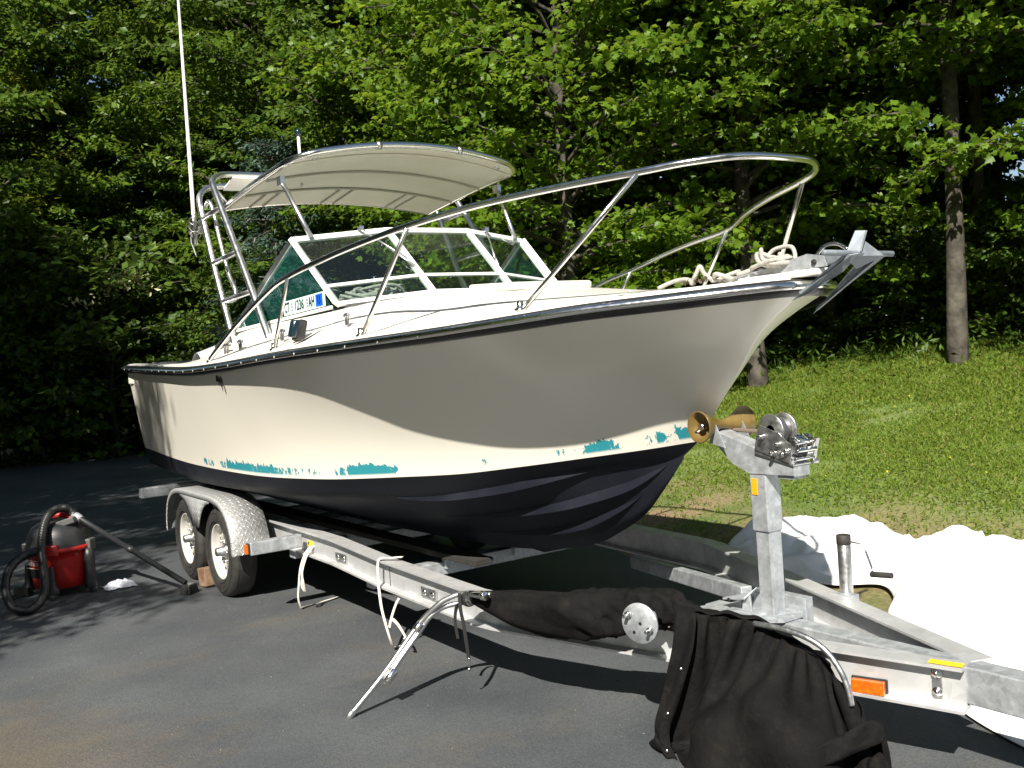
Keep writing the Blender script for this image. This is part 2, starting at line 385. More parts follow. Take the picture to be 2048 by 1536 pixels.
# ------------------------------------------------------------------ leaves, trees
def leaf_template(kind):
    if kind == 'maple':
        pts = [(0, 0), (.22, .05), (.50, .20), (.34, .38), (.52, .62), (.26, .60), (0, 1.0), (-.26, .60), (-.52, .62), (-.34, .38), (-.50, .20), (-.22, .05)]
        v = [(0, .42, 0.0)] + [(x, y, -.22 * abs(x) - .10 * (y - .42)**2) for x, y in pts]
        n = len(pts); f = [(0, 1 + i, 1 + (i + 1) % n) for i in range(n)]
    elif kind == 'fold':
        v = [(0, 0, 0), (.30, .45, -.10), (0, 1, -.06), (-.30, .45, -.10)]; f = [(0, 1, 2), (0, 2, 3)]
    elif kind == 'long':
        v = [(0, 0, 0), (.15, .4, -.05), (0, 1, -.15), (-.15, .4, -.05)]; f = [(0, 1, 2), (0, 2, 3)]
    elif kind == 'needle':
        v = [(0, 0, 0), (.13, .5, .02), (0, 1, -.08), (-.13, .5, .02)]; f = [(0, 1, 2), (0, 2, 3)]
    return np.array(v, float), np.array(f, int)

def leaves_mesh(name, pos, dirs, size, kind, rng, tilt=0.55):
    """one face fan per leaf, normals mostly up, tips along dirs and drooping"""
    V, F = leaf_template(kind); N = len(pos); k = len(V)
    y = dirs + rng.normal(0, .45, (N, 3)); y[:, 2] -= .25
    y /= np.linalg.norm(y, axis=1)[:, None]
    up = np.tile(np.array([0, 0, 1.0]), (N, 1)) + rng.normal(0, tilt, (N, 3))
    x = np.cross(y, up); x /= (np.linalg.norm(x, axis=1)[:, None] + 1e-9); z = np.cross(x, y)
    s = (size * rng.uniform(.65, 1.3, N))[:, None, None]
    vs = pos[:, None, :] + s * (V[None, :, 0:1] * x[:, None, :] + V[None, :, 1:2] * y[:, None, :] + V[None, :, 2:3] * z[:, None, :])
    fs = (F[None] + (np.arange(N) * k)[:, None, None]).reshape(-1, 3)
    vs = vs.reshape(-1, 3)
    me = bpy.data.meshes.new(name)
    me.vertices.add(len(vs)); me.vertices.foreach_set('co', vs.ravel().astype(np.float32))
    me.loops.add(len(fs) * 3); me.loops.foreach_set('vertex_index', fs.ravel().astype(np.int32))
    me.polygons.add(len(fs)); me.polygons.foreach_set('loop_start', np.arange(0, len(fs) * 3, 3, dtype=np.int32))
    try: me.polygons.foreach_set('loop_total', np.full(len(fs), 3, dtype=np.int32))
    except Exception: pass
    me.update(calc_edges=True); me.validate()
    return me

def make_tree(seed, H, h0, Rad, nl, kind, size, leafm, r0=.16, step=.30, per=9, twig=.75, profile='round', droop=.10, skip=0.0):
    """crown and trunk meshes of one tree standing at the origin"""
    rng = np.random.default_rng(seed)
    tb = MB()
    tp = [Vector((0, 0, -.3))]; x = y = 0
    for k in range(1, 9):
        x += rng.normal(0, .05); y += rng.normal(0, .05); tp.append(Vector((x, y, H * k / 8 * .95)))
    tr = [r0 * 1.35] + [r0 * (1 - .9 * k / 8) + .012 for k in range(1, 9)]
    tb.tube(spline(tp, 3), np.interp(np.linspace(0, 1, 25), np.linspace(0, 1, 9), tr), 9)
    pos = []; dr = []
    for i in range(nl):
        u = (i + rng.uniform(0, .8)) / nl
        z0 = h0 + (H - h0) * u**.92
        az = i * 2.39996 + rng.normal(0, .35)
        if profile == 'round': pr = math.sin(math.pi * (0.16 + .80 * u))**.65
        elif profile == 'cone': pr = (1 - u)**.8 + .10
        else: pr = .55 + .5 * math.sin(math.pi * min(1, u * 1.1))
        L = Rad * pr * rng.uniform(.70, 1.18)
        el = R(rng.uniform(12, 34) + 28 * u) if profile != 'cone' else R(rng.uniform(-12, 12))
        ft = min(z0 / (H * .95), 1) * 8; k0 = int(min(ft, 7)); base = tp[k0].lerp(tp[k0 + 1], ft - k0)
        P = [base]; d = Vector((math.cos(az) * math.cos(el), math.sin(az) * math.cos(el), math.sin(el)))
        nseg = 6
        for s_ in range(nseg):
            d = (d + Vector((rng.normal(0, .10), rng.normal(0, .10), rng.normal(0, .05) - droop))).normalized()
            P.append(P[-1] + d * (L / nseg))
        lr = max(.012, r0 * .34 * (1 - .6 * u))
        tb.tube(P, [lr * (1 - .85 * k / nseg) + .004 for k in range(nseg + 1)], 5, cap=False)
        PP = spline(P, 4); tot = len(PP)
        t = .22
        while t < 1.0:
            q = PP[int(t * (tot - 1))]; q2 = PP[min(int(t * (tot - 1)) + 1, tot - 1)]; dd = (q2 - q)
            if dd.length < 1e-6: dd = d
            dd = dd.normalized(); sd = dd.cross(Vector((0, 0, 1))).normalized()
            for sg in (-1, 1):
                if rng.random() < skip: continue
                tw = (dd * .75 + sd * sg * rng.uniform(.5, 1.0) + Vector((0, 0, rng.normal(0, .16)))).normalized()
                TL = twig * rng.uniform(.5, 1.25) * (1.05 - .45 * t) * (.6 + .4 * L / Rad)
                e = q + tw * TL + Vector((0, 0, -.12 * TL))
                if rng.random() < .5: tb.tube([q, (q + e) / 2 + Vector((0, 0, .03)), e], [.009, .006, .003], 3, cap=False)
                m = max(3, int(per * rng.uniform(.6, 1.3)))
                w = rng.uniform(.12, 1.08, m)
                pp = np.array(q)[None] + w[:, None] * np.array(e - q)[None] + rng.normal(0, .085 + .06 * TL, (m, 3)) * np.array([1, 1, .5])
                side = rng.choice([-1, 1], m)[:, None] * np.array(tw.cross(Vector((0, 0, 1))))[None]
                pos.append(pp); dr.append(np.array(tw)[None] * .7 + side * .7)
            t += step / max(L, .4)
    pos = np.concatenate(pos); dr = np.concatenate(dr)
    crown = leaves_mesh('crown', pos, dr, size, kind, rng, .72)
    crown.materials.append(leafm)
    t_o = tb.build('trunk', 'bark', fix=False); tm = t_o.data; bpy.data.objects.remove(t_o)
    return crown, tm

LM = {
 'maple': leaf_mat('maple_leaf', (0.065, 0.140, 0.010), (0.165, 0.27, 0.022), .5),
 'dark': leaf_mat('oak_leaf', (0.042, 0.092, 0.012), (0.110, 0.185, 0.022), .42),
 'mid': leaf_mat('ash_leaf', (0.06, 0.125, 0.011), (0.14, 0.225, 0.022), .45),
 'yellowgreen': leaf_mat('larch_leaf', (0.10, 0.15, 0.010), (0.19, 0.24, 0.016), .48),
 'fir': leaf_mat('spruce_needle', (0.030, 0.060, 0.040), (0.060, 0.105, 0.075), .12),
 'shrub': leaf_mat('shrub_leaf', (0.04, 0.085, 0.012), (0.09, 0.15, 0.02), .35),
 'flower': leaf_mat('dogwood_bract', (0.55, 0.55, 0.30), (0.70, 0.70, 0.42), .25),
}
PROTO = {
 'maple_a': make_tree(11, 11.5, 1.0, 3.9, 104, 'maple', .112, LM['maple'], .12, .26, 18, .85),
 'maple_b': make_tree(12, 13.0, 1.4, 4.1, 104, 'maple', .112, LM['maple'], .13, .27, 18, .88),
 'oak_a': make_tree(21, 17, 1.6, 4.6, 100, 'fold', .175, LM['dark'], .2, .30, 27, 1.0),
 'oak_b': make_tree(22, 19, 2.0, 4.4, 100, 'long', .22, LM['mid'], .2, .30, 27, 1.0),
 'ash': make_tree(23, 18, .9, 4.2, 108, 'fold', .15, LM['mid'], .18, .28, 31, .95),
 'larch': make_tree(24, 16, .6, 3.6, 120, 'needle', .22, LM['yellowgreen'], .18, .24, 18, .7, 'cone', .02),
 'thick': make_tree(25, 15, .2, 4.2, 110, 'fold', .26, LM['dark'], .18, .32, 18, 1.0, 'tall'),
 'spruce': make_tree(26, 5.2, .3, 1.5, 76, 'needle', .11, LM['fir'], .08, .14, 14, .42, 'cone', .03),
 'bare': make_tree(27, 17, 4.0, 4.6, 110, 'fold', .19, LM['mid'], .115, .32, 17, 1.0),
 'shrub_a': make_tree(31, 2.6, .1, 1.5, 36, 'fold', .13, LM['shrub'], .03, .2, 14, .5),
 'shrub_b': make_tree(32, 2.2, .05, 1.4, 40, 'fold', .15, LM['dark'], .03, .2, 16, .55),
}
def tree(proto, name, x, y, rot, sc, label, cat, group=None, parts=True, zs=1.0):
    c, t = PROTO[proto]
    z = float(hill(x, y))
    o = empty(name, (x, y, z), label, cat, group)
    o.rotation_euler = (0, 0, rot); o.scale = (sc, sc, sc * zs)
    for n_, me in (('crown', c), ('trunk', t)):
        p = bpy.data.objects.new(n_, me); COL.objects.link(p); p.parent = o
    return o
G_BACK = 'background trees of the wood'
# the sunlit maples behind the bow
tree('maple_a', 'maple_tree', -4.6, 5.9, 2.5, 1.0, 'sunlit bright green maple tree right behind the bow rail', 'tree')
tree('maple_b', 'maple_tree', -3.1, 8.2, 2.1, 1.0, 'bright green maple tree behind the anchor, left of the thick bare trunk', 'tree')
tree('maple_b', 'maple_tree', -6.6, 7.2, 4.4, 1.0, 'bright green maple tree rising above the middle of the hardtop', 'tree')
tree('maple_a', 'maple_tree', -8.6, 6.9, 1.2, .9, 'bright green maple tree just above the front edge of the hardtop', 'tree')
tree('maple_b', 'maple_tree', -4.9, 8.6, 5.4, .95, 'maple tree behind the middle of the bow rail, second row', 'tree')
tree('maple_a', 'maple_tree', 2.3, 10.2, 3.0, .95, 'maple tree with boughs hanging in at the right edge of the photo', 'tree')
# thick trunks at the right
tree('bare', 'oak_tree', -.60, 9.45, .3, 1.0, 'tall tree with the thick pale trunk standing at the edge of the lawn', 'tree')
for (x, y, r, s) in ((-3.9, 10.9, 1.0, 1.0), (-2.2, 12.9, 2.2, 1.05), (-5.4, 10.3, 3.9, .95), (-.2, 13.2, 5.0, 1.0), (1.8, 13.4, 4.0, 1.0)):
    tree('bare', 'oak_tree', x, y, r, s, 'tall slim trunk in the dark wood behind the lawn', 'tree', 'slim trunks in the dark wood')
# left part
tree('larch', 'larch_tree', -19.9, .1, .2, 1.0, 'feathery yellow green tree at the upper left corner', 'tree')
tree('ash', 'ash_tree', -20.2, 3.9, 1.3, .95, 'leafy mid green tree left of the whip antenna', 'tree')
tree('oak_b', 'ash_tree', -15.6, 5.2, 3.0, .95, 'tree with long drooping leaves right of the whip antenna', 'tree')
tree('oak_a', 'oak_tree', -13.2, 6.3, 4.0, .9, 'dark leafy tree just above the left end of the hardtop', 'tree')
tree('ash', 'ash_tree', -11.0, 8.4, 5.0, .95, 'mid green tree above the front edge of the hardtop', 'tree')
tree('spruce', 'spruce_tree', -12.0, 3.95, 1.0, 1.25, 'small blue green spruce seen between the tower and the windshield', 'tree')
tree('shrub_a', 'shrub', -15.0, 3.1, .6, 1.05, 'light green shrub just behind the stern coaming', 'shrub')
tree('thick', 'thicket_tree', -18.9, 1.6, .8, .58, 'dark bushy tree in the shade at the far end of the driveway, leftmost', 'tree')
tree('thick', 'thicket_tree', -17.6, 4.5, 2.8, .52, 'dark bushy tree in the shade left of the tower', 'tree')
rng = random.Random(5)
back = []
for (x, y) in ((-19.5, -1.0), (-20.5, 1.8), (-20.0, 4.6), (-19.2, 7.0), (-18.0, 9.4), (-16.5, 11.4), (-14.6, 12.6), (-12.4, 13.6), (-10.2, 14.6), (-8.6, 11.2), (-7.4, 15.8), (-5.0, 14.4), (-3.8, 17.0), (-1.4, 16.4), (1.2, 17.0),
               (-24.5, 9.4), (-16, 20.4), (2.6, 18.6), (.2, 20.4), (5.2, 16.8), (3.6, 14.6)):
    back.append((x, y))
for i, (x, y) in enumerate(back):
    k = ('oak_a', 'ash', 'oak_b', 'thick')[i % 4]
    tree(k, 'forest_tree', x + rng.uniform(-.5, .5), y + rng.uniform(-.5, .5), rng.uniform(0, 6.28), rng.uniform(.88, 1.08), {'oak_a': 'dark leafy tree standing in the background wood', 'ash': 'fine leaved mid green tree standing in the background wood', 'oak_b': 'tree with long drooping leaves in the background wood', 'thick': 'dense bushy dark tree low in the background wood'}[k], 'tree', G_BACK + ', ' + {'oak_a': 'dark ones', 'ash': 'fine leaved ones', 'oak_b': 'drooping ones', 'thick': 'bushy ones'}[k])
for (x, y, s) in ((-13.0, 4.2, 1.0), (-18.0, 2.9, 1.2), (-17.9, -.6, 1.3), (-12.6, 6.2, 1.0), (-9.6, 8.6, 1.1), (-7.6, 9.6, 1.0), (-5.6, 9.6, 1.1), (-4.4, 9.8, .8), (-2.6, 11.2, .8), (-1.0, 11.6, .8), (.6, 12.0, .9), (-16.2, 4.0, 1.3), (-17.0, .2, 1.4), (-16.9, -1.3, 1.5), (-17.2, -2.6, 1.5)):
    tree('shrub_b', 'shrub', x, y, rng.uniform(0, 6.28), s, 'dark low shrub at the shaded edge of the wood', 'shrub', 'low shrubs along the wood edge')
# trees on the near side of the driveway: they throw the shade over the stern and the far end
for (k, x, y, s, lab) in (('ash', 2.1, -8.4, .70, 'leafy tree beside the driveway shading the stern'), ('oak_a', -3.0, -8.8, .9, None), ('oak_a', -7.5, -9.6, .95, None), ('oak_a', -12.0, -10.2, .95, None), ('ash', -16.0, -8.5, .9, None), ('oak_a', -.8, -12.6, .9, None), ('ash', -5.4, -13.2, 1.0, None), ('oak_a', -10, -13.8, 1.0, None)):
    tree(k, 'roadside_tree', x, y, x * 1.7, s, lab or 'unseen tree added beyond the driveway to block low sky light', 'tree', None if lab else 'trees along the near side of the driveway')
for (x, y) in ((-13, -25), (-7.5, -27), (-2, -26), (3.5, -27.5), (9, -26), (14.5, -24), (19, -19), (21, -12), (21, -5)):  # unseen trees added behind the camera to block low sky light from the hull
    tree('thick', 'roadside_tree', x, y, x * 1.3, 1.0, 'unseen tree added beyond the driveway to block low sky light', 'tree', 'trees along the near side of the driveway')
def dogwood(x, y):
    o = tree('shrub_a', 'dogwood_shrub', x, y, 0, 1.75, 'dogwood with pale yellow blossom sprays in the shade at left', 'shrub')
    r = np.random.default_rng(3); pos = []
    for (cx, cy, cz, m) in ((.72, .0, 2.18, 80), (.72, .16, 2.26, 80), (.68, -.18, 2.10, 60), (.75, -.45, 1.95, 24), (.7, .34, 2.1, 20)):
        pos.append(np.array([cx, cy, cz]) + r.normal(0, 1, (m, 3)) * np.array([.06, .10, .035]))
    pos = np.concatenate(pos); me = leaves_mesh('blossom', pos, r.normal(0, 1, pos.shape), .072, 'fold', r, .35); me.materials.append(LM['flower'])
    p = bpy.data.objects.new('blossom', me); COL.objects.link(p); p.parent = o
dogwood(-16.35, 1.6)

def far_wood():
    r = np.random.default_rng(77); N = 70000
    a = r.uniform(R(88), R(196), N); d = r.uniform(37, 46, N); z = r.uniform(0, 1, N)**.9 * (7.5 + 2.5 * np.sin(a * 9) + 3 * np.sin(a * 23))
    P = np.stack([7.5 + np.cos(a) * d, -3.4 + np.sin(a) * d, z], 1); P[:, 2] += hill(P[:, 0], P[:, 1])
    me = leaves_mesh('distant_wood', P, r.normal(0, 1, P.shape), .62, 'fold', r, .7); me.materials.append(LM['dark'])
    o = bpy.data.objects.new('distant_wood', me); COL.objects.link(o); tag(o, 'dark mass of the wood far behind the trees', 'wood', None, 'stuff')
far_wood()

# ------------------------------------------------------------------ grass
def build_grass():
    r = np.random.default_rng(8)
    N = 560000
    X = r.uniform(-9, 7, N); Y = r.uniform(.4, 12.5, N); q = Y - yedge(X)
    dens = np.array([fnoise(x * 1.1, y * 1.1, 4) + .5 * fnoise(x * 3.3, y * 3.3, 7) for x, y in zip(X, Y)])
    prob = np.clip((q - .15) / 2.6, 0, 1) * .75 + .25 + dens * .55
    prob *= np.where(q > .05, 1, 0) * np.clip(.03 + q / 3.2, 0, 1)
    onsheet = (Y < 2.72) & (X > 2.0) & (Y > 1.62 - .95 * np.clip(X - 3.6, 0, 9))
    keep = (r.random(N) < prob) & ~onsheet; X = X[keep]; Y = Y[keep]; q = q[keep]; n = len(X)
    Z = hill(X, Y) - .01
    h = r.uniform(.020, .050, n) * (1 + .9 * np.clip((q - 4.2) / 3, 0, 1)); w = r.uniform(.0026, .0055, n) * (1.25 + .3 * np.clip(q - 3, 0, 4))
    clover = r.random(n) < .35
    h[clover] *= .35; w[clover] *= 3.2
    a = r.uniform(0, 6.28, n); lean = r.normal(0, .55, (n, 2)) * h[:, None]; lean[clover] *= 2.2
    b = np.stack([X, Y, Z], 1); sd = np.stack([np.cos(a), np.sin(a), 0 * a], 1) * w[:, None]
    mid = b + np.stack([lean[:, 0] * .35, lean[:, 1] * .35, h * .6], 1); tip = b + np.stack([lean[:, 0], lean[:, 1], h], 1)
    vs = np.stack([b - sd * .7, b + sd * .7, mid + sd, tip, mid - sd], 1).reshape(-1, 3)
    F = np.array([(0, 1, 2), (0, 2, 4), (4, 2, 3)]); fs = (F[None] + (np.arange(n) * 5)[:, None, None]).reshape(-1, 3)
    me = bpy.data.meshes.new('grass')
    me.vertices.add(len(vs)); me.vertices.foreach_set('co', vs.ravel().astype(np.float32))
    me.loops.add(len(fs) * 3); me.loops.foreach_set('vertex_index', fs.ravel().astype(np.int32))
    me.polygons.add(len(fs)); me.polygons.foreach_set('loop_start', np.arange(0, len(fs) * 3, 3, dtype=np.int32))
    me.update(calc_edges=True); me.validate()
    me.materials.append(leaf_mat('grass_blade', (0.105, 0.175, 0.020), (0.22, 0.295, 0.042), .55, (0.30, 0.25, 0.08), .6))
    o = bpy.data.objects.new('grass', me); COL.objects.link(o)
    tag(o, 'sunlit patchy lawn grass and clover on the slope', 'grass', None, 'stuff')
    # fern and weed fringe at the foot of the wood
    m = 9000
    X = r.uniform(-13, 3, m); q = 6.6 + .45 * np.clip(X + 4, 0, 8) + r.normal(0, .8, m) + np.abs(r.normal(0, 1.6, m)); Y = q + yedge(X)
    Z = hill(X, Y) + np.abs(r.normal(0, .18, m)) + .03
    P = np.stack([X, Y, Z], 1)
    me = leaves_mesh('undergrowth', P, r.normal(0, 1, P.shape), .13, 'long', r, .5); me.materials.append(LM['shrub'])
    o = bpy.data.objects.new('undergrowth', me); COL.objects.link(o); tag(o, 'ferns and weeds along the foot of the wood', 'undergrowth', None, 'stuff')
    m = 110
    X = r.uniform(-4, 7, m); q = r.uniform(.6, 6, m); Y = q + yedge(X); Z = hill(X, Y) + .06
    P = np.stack([X, Y, Z], 1)
    me = leaves_mesh('wildflowers', P, r.normal(0, 1, P.shape), .021, 'fold', r, .3); me.materials.append(mat('buttercup', (.75, .55, .03), .6))
    o = bpy.data.objects.new('wildflowers', me); COL.objects.link(o); tag(o, 'tiny yellow wildflowers dotted over the lawn', 'flowers', None, 'stuff')
build_grass()

# ------------------------------------------------------------------ the boat
boat = empty('motor_boat', (0.8, 0, 0.45), 'white cabin motor boat with black bottom and hardtop on the trailer', 'boat')
bs = interp([-2.3, -1.5, -.5, .5, 1.5, 2.2, 2.9, 3.5, 4, 4.3, 4.5, 4.65, 4.73, 4.765], [1.189, 1.24, 1.29, 1.32, 1.32, 1.29, 1.20, 1.02, .79, .58, .41, .24, .12, 0])
zs = interp([-2.3, -.72, .34, 1.13, 2.0, 2.97, 3.41, 3.82, 4.15, 4.45, 4.67, 4.765], [1.798, 1.751, 1.726, 1.738, 1.765, 1.790, 1.806, 1.829, 1.852, 1.866, 1.880, 1.885])
bw = interp([-2.38, -1, 0, 1, 1.7, 2.2, 2.5, 3, 3.4, 3.7, 3.9, 4.04], [1.065, 1.11, 1.13, 1.1, 1.02, .89, .78, .555, .37, .22, .11, 0])
zw = interp([-2.38, -.52, .68, 1.79, 2.44, 2.82, 3.16, 3.61, 3.845, 4.04], [1.038, .981, .978, 1.002, 1.032, 1.052, 1.089, 1.146, 1.177, 1.207])
bc = interp([-2.41, -1, 0, 1, 1.5, 2, 2.5, 3, 3.5, 3.93], [1.023, 1.06, 1.07, 1.04, .97, .85, .67, .45, .22, 0])
zc = interp([-2.41, -.62, 1.1, 2.0, 2.5, 2.9, 3.54, 3.93], [.885, .826, .865, .885, .905, .962, 1.085, 1.13])
zk = interp([-2.45, 0, 2.0, 2.73, 3.216, 3.395, 3.609, 3.776, 3.93], [.44, .43, .46, .519, .616, .692, .807, .958, 1.12])
gx = interp([0, .26, .49, .73, .906, 1], [0, .21, .40, .587, .83, 1])
pexp = interp([0, .35, .6, .75, .88, 1], [1.0, 1.15, 1.75, 2.1, 2.25, 2.2])
NS = 96
SS = [1 - (1 - i / NS)**1.7 for i in range(NS + 1)]
def Xat(s, x0, x1): return x0 + (x1 - x0) * s
def top_pt(s, t):
    xw, xs_ = Xat(s, -2.38, 4.04), Xat(s, -2.30, 4.765)
    w = s**5; tx = t * (1 - w) + gx(t) * w
    p = pexp(s); ty = t**p
    return (xw + (xs_ - xw) * tx, -(bw(xw) + (bs(xs_) - bw(xw)) * ty), zw(xw) + (zs(xs_) - zw(xw)) * t)
def bot_pt(s, t):       # t 0 keel .. 1 chine
    xk, xc = Xat(s, -2.45, 3.93), Xat(s, -2.41, 3.93)
    return (xk + (xc - xk) * t, -bc(xc) * t, zk(xk) + (zc(xc) - zk(xk)) * (t**.94))
def build_hull():
    nt = 20
    mb = MB()
    for sg in (1, -1):
        mb.grid([[(p[0], p[1] * sg, p[2]) for p in (top_pt(s, k / nt) for k in range(nt + 1))] for s in SS])
    # transom, topside part
    tr = [top_pt(0, k / 6) for k in range(7)]
    mb.grid([[p, mir(p)] for p in tr], smooth=False)
    o = mb.build('hull', [MT['hull']], boat)
    # height above the paint line stored on the mesh drives the flaking teal band
    me = o.data; at = me.attributes.new('above_waterline', 'FLOAT', 'POINT')
    at.data.foreach_set('value', [v.co.z - zw(min(max(v.co.x, -2.38), 4.04)) for v in me.vertices])
    mb = MB(); nb = 8
    for sg in (1, -1):
        mb.grid([[(p[0], p[1] * sg, p[2]) for p in [bot_pt(s, k / nb) for k in range(nb + 1)]] for s in SS])
        # black boot between chine and paint line
        rows = []
        for s in SS:
            c = bot_pt(s, 1); w = top_pt(s, 0)
            rows.append([(c[0] + (w[0] - c[0]) * k / 3, (c[1] + (w[1] - c[1]) * k / 3) * sg, c[2] + (w[2] - c[2]) * k / 3) for k in range(4)])
        mb.grid(rows)
    tr = [bot_pt(0, k / 4) for k in range(5)] + [top_pt(0, 0)]
    mb.grid([[p, mir(p)] for p in tr], smooth=False)
    ob = mb.build('hull_bottom', [MT['bottom']], boat); ob['label'] = 'black bottom paint below the white topside'
    # spray rails (lifting strakes) and chine flat
    for (t0, sa, sb, wd) in ((1.0, .74, .955, .042), (.62, .745, .985, .060), (.30, .765, .955, .060)):
        for sg in (1, -1):
            mb = MB(); rows = []
            for i in range(41):
                f = i / 40; s = sa + (sb - sa) * f
                hh = wd * (math.sin(math.pi * f)**.8 if t0 > .9 else math.sin(math.pi * .5 * f)**1.1 * (1 - f**(9 if t0 > .5 else 4))) + .001
                a = Vector(bot_pt(s, t0)); t = t0
                while t > .04 and bot_pt(s, t)[2] > a.z - hh: t -= .01
                inn = Vector(bot_pt(s, t)); low = Vector((a.x, a.y - .003, a.z - hh))
                rows.append([(v.x, v.y * sg, v.z) for v in (a + Vector((0, .006, .006)), a + Vector((0, -.003, .001)), low, inn + Vector((0, .006, 0)))])
            mb.grid(rows, smooth=False); mb.build('spray_rail', [MT['bottom']], boat)
def hull_materials():
    m = mat('topside_gelcoat', (0.81, 0.775, 0.69), 0.24, col2=(0.775, 0.74, 0.65), scale=.8, coat=0.12)
    n = m.node_tree.nodes; l = m.node_tree.links; p = n['Principled BSDF']
    tc = n.new('ShaderNodeTexCoord'); at = n.new('ShaderNodeAttribute'); at.attribute_name = 'above_waterline'
    base = p.inputs['Base Color'].links[0].from_socket
    def noise(sc, det=6, rough=.6, mapscale=(1, 1, 1), loc=(0, 0, 0)):
        mp = n.new('ShaderNodeMapping'); mp.inputs['Scale'].default_value = mapscale; mp.inputs['Location'].default_value = loc
        l.new(tc.outputs['Object'], mp.inputs['Vector'])
        t = n.new('ShaderNodeTexNoise'); t.inputs['Scale'].default_value = sc; t.inputs['Detail'].default_value = det; t.inputs['Roughness'].default_value = rough
        l.new(mp.outputs[0], t.inputs['Vector']); return t.outputs['Fac']
    def mth(op, a, b=None, c=None):
        k = n.new('ShaderNodeMath'); k.operation = op
        for i, v in enumerate((a, b, c)):
            if v is None: continue
            if isinstance(v, (int, float)): k.inputs[i].default_value = v
            else: l.new(v, k.inputs[i])
        return k.outputs[0]
    h = at.outputs['Fac']
    sx = n.new('ShaderNodeSeparateXYZ'); l.new(tc.outputs['Object'], sx.inputs[0])
    xr = n.new('ShaderNodeMapRange'); xr.inputs['From Min'].default_value = -2.4; xr.inputs['From Max'].default_value = 4.1; l.new(sx.outputs['X'], xr.inputs['Value'])
    wear = n.new('ShaderNodeValToRGB'); er = wear.color_ramp.elements; er[0].color = (.10, .10, .10, 1); er[1].color = (.2, .2, .2, 1)
    for xx, vv in ((-2.2, .25), (-1.9, .10), (-.35, .12), (-.18, .55), (.0, .50), (.1, .2), (.28, .62), (.6, .74), (1.1, .66), (1.4, .48), (1.8, .40), (2.0, .50), (2.12, .70), (2.25, .76), (2.38, .66), (2.5, .30), (2.65, .12), (2.92, .14), (3.0, .44), (3.1, .20), (3.3, .40), (3.48, .36), (3.58, .64), (3.64, .70), (3.70, .58), (3.76, .22), (3.86, .40), (3.93, .55), (3.97, .2), (4.0, .85)):
        e = er.new((xx + 2.4) / 6.5); e.color = (vv, vv, vv, 1)
    l.new(xr.outputs[0], wear.inputs['Fac']); big = wear.outputs['Color']
    fine = noise(15, 8, .8, (1.6, 1.6, .9))
    streak = noise(26, 3, .6, (1.0, 1.0, .12))
    v = mth('MULTIPLY_ADD', big, 1.25, -.28)
    v = mth('ADD', v, mth('MULTIPLY_ADD', fine, 1.3, -.65))
    v = mth('ADD', v, mth('MULTIPLY_ADD', streak, 1.1, -.55))
    # band: starts about 1.5 cm above the line and thins out to about 10 cm
    up = n.new('ShaderNodeMapRange'); up.inputs['From Min'].default_value = .015; up.inputs['From Max'].default_value = .028; l.new(h, up.inputs['Value'])
    dn = n.new('ShaderNodeMapRange'); dn.inputs['From Min'].default_value = .060; dn.inputs['From Max'].default_value = .135; dn.inputs['To Min'].default_value = 0; dn.inputs['To Max'].default_value = 1.0; l.new(h, dn.inputs['Value'])
    v = mth('SUBTRACT', v, dn.outputs[0])
    f = n.new('ShaderNodeMapRange'); f.inputs['From Min'].default_value = .335; f.inputs['From Max'].default_value = .36; l.new(v, f.inputs['Value'])
    f = mth('MULTIPLY', f.outputs[0], up.outputs[0])
    mx = n.new('ShaderNodeMix'); mx.data_type = 'RGBA'; mx.inputs['B'].default_value = (.030, .27, .32, 1)
    l.new(f, mx.inputs['Factor']); l.new(base, mx.inputs['A']); l.new(mx.outputs['Result'], p.inputs['Base Color'])
    MT['hull'] = m
    MT['bottom'] = mat('antifouling_black', (0.0055, 0.0070, 0.0135), 0.55, col2=(0.013, 0.0155, 0.024), scale=3.5, detail=8, lo=.4, hi=.75, rough2=.7, bump=.08, bscale=40, spec=.3)
hull_materials(); build_hull()

def build_rub():
    mb = MB(); mi = MB(); prof = [(0, .034), (.028, .030), (.040, .012), (.040, -.014), (.026, -.034), (0, -.040)]
    ins = [(.034, .024), (.046, .021), (.054, .006), (.052, -.008), (.040, -.012)]
    side = [Xat(s, -2.30, 4.765) for s in SS]
    path = [(x, -bs(x), zs(x)) for x in side]
    full = path + [mir(p) for p in reversed(path[:-1])]
    def sweep(b, pr):
        rows = []
        for i, p in enumerate(full):
            a = Vector(full[max(i - 1, 0)]); c = Vector(full[min(i + 1, len(full) - 1)]); d = (c - a); d.z = 0; d.normalize()
            out = Vector((d.y, -d.x, 0))
            rows.append([Vector(p) + out * o_ + Vector((0, 0, z_)) for o_, z_ in pr])
        b.grid(rows)
    sweep(mb, prof); sweep(mi, ins)
    for e in (full[0], full[-1]): pass
    tp = [(-2.325, -1.19, 1.80), (-2.325, 1.19, 1.80)]
    mb.bar(tp[0], tp[1], .05, .07)
    r = mb.build('rub_rail', 'vinyl', boat); mi.build('steel_insert', 'chrome', r)
    sc = MB()
    for x in np.arange(-2.1, 4.5, .26):
        for sg in (-1, 1): sc.disc((x, sg * (bs(x) + .0545), zs(x)), (0, sg, 0), .007, 8)
    o = sc.build('screw_heads', 'white', r); o['kind'] = 'stuff'
build_rub()

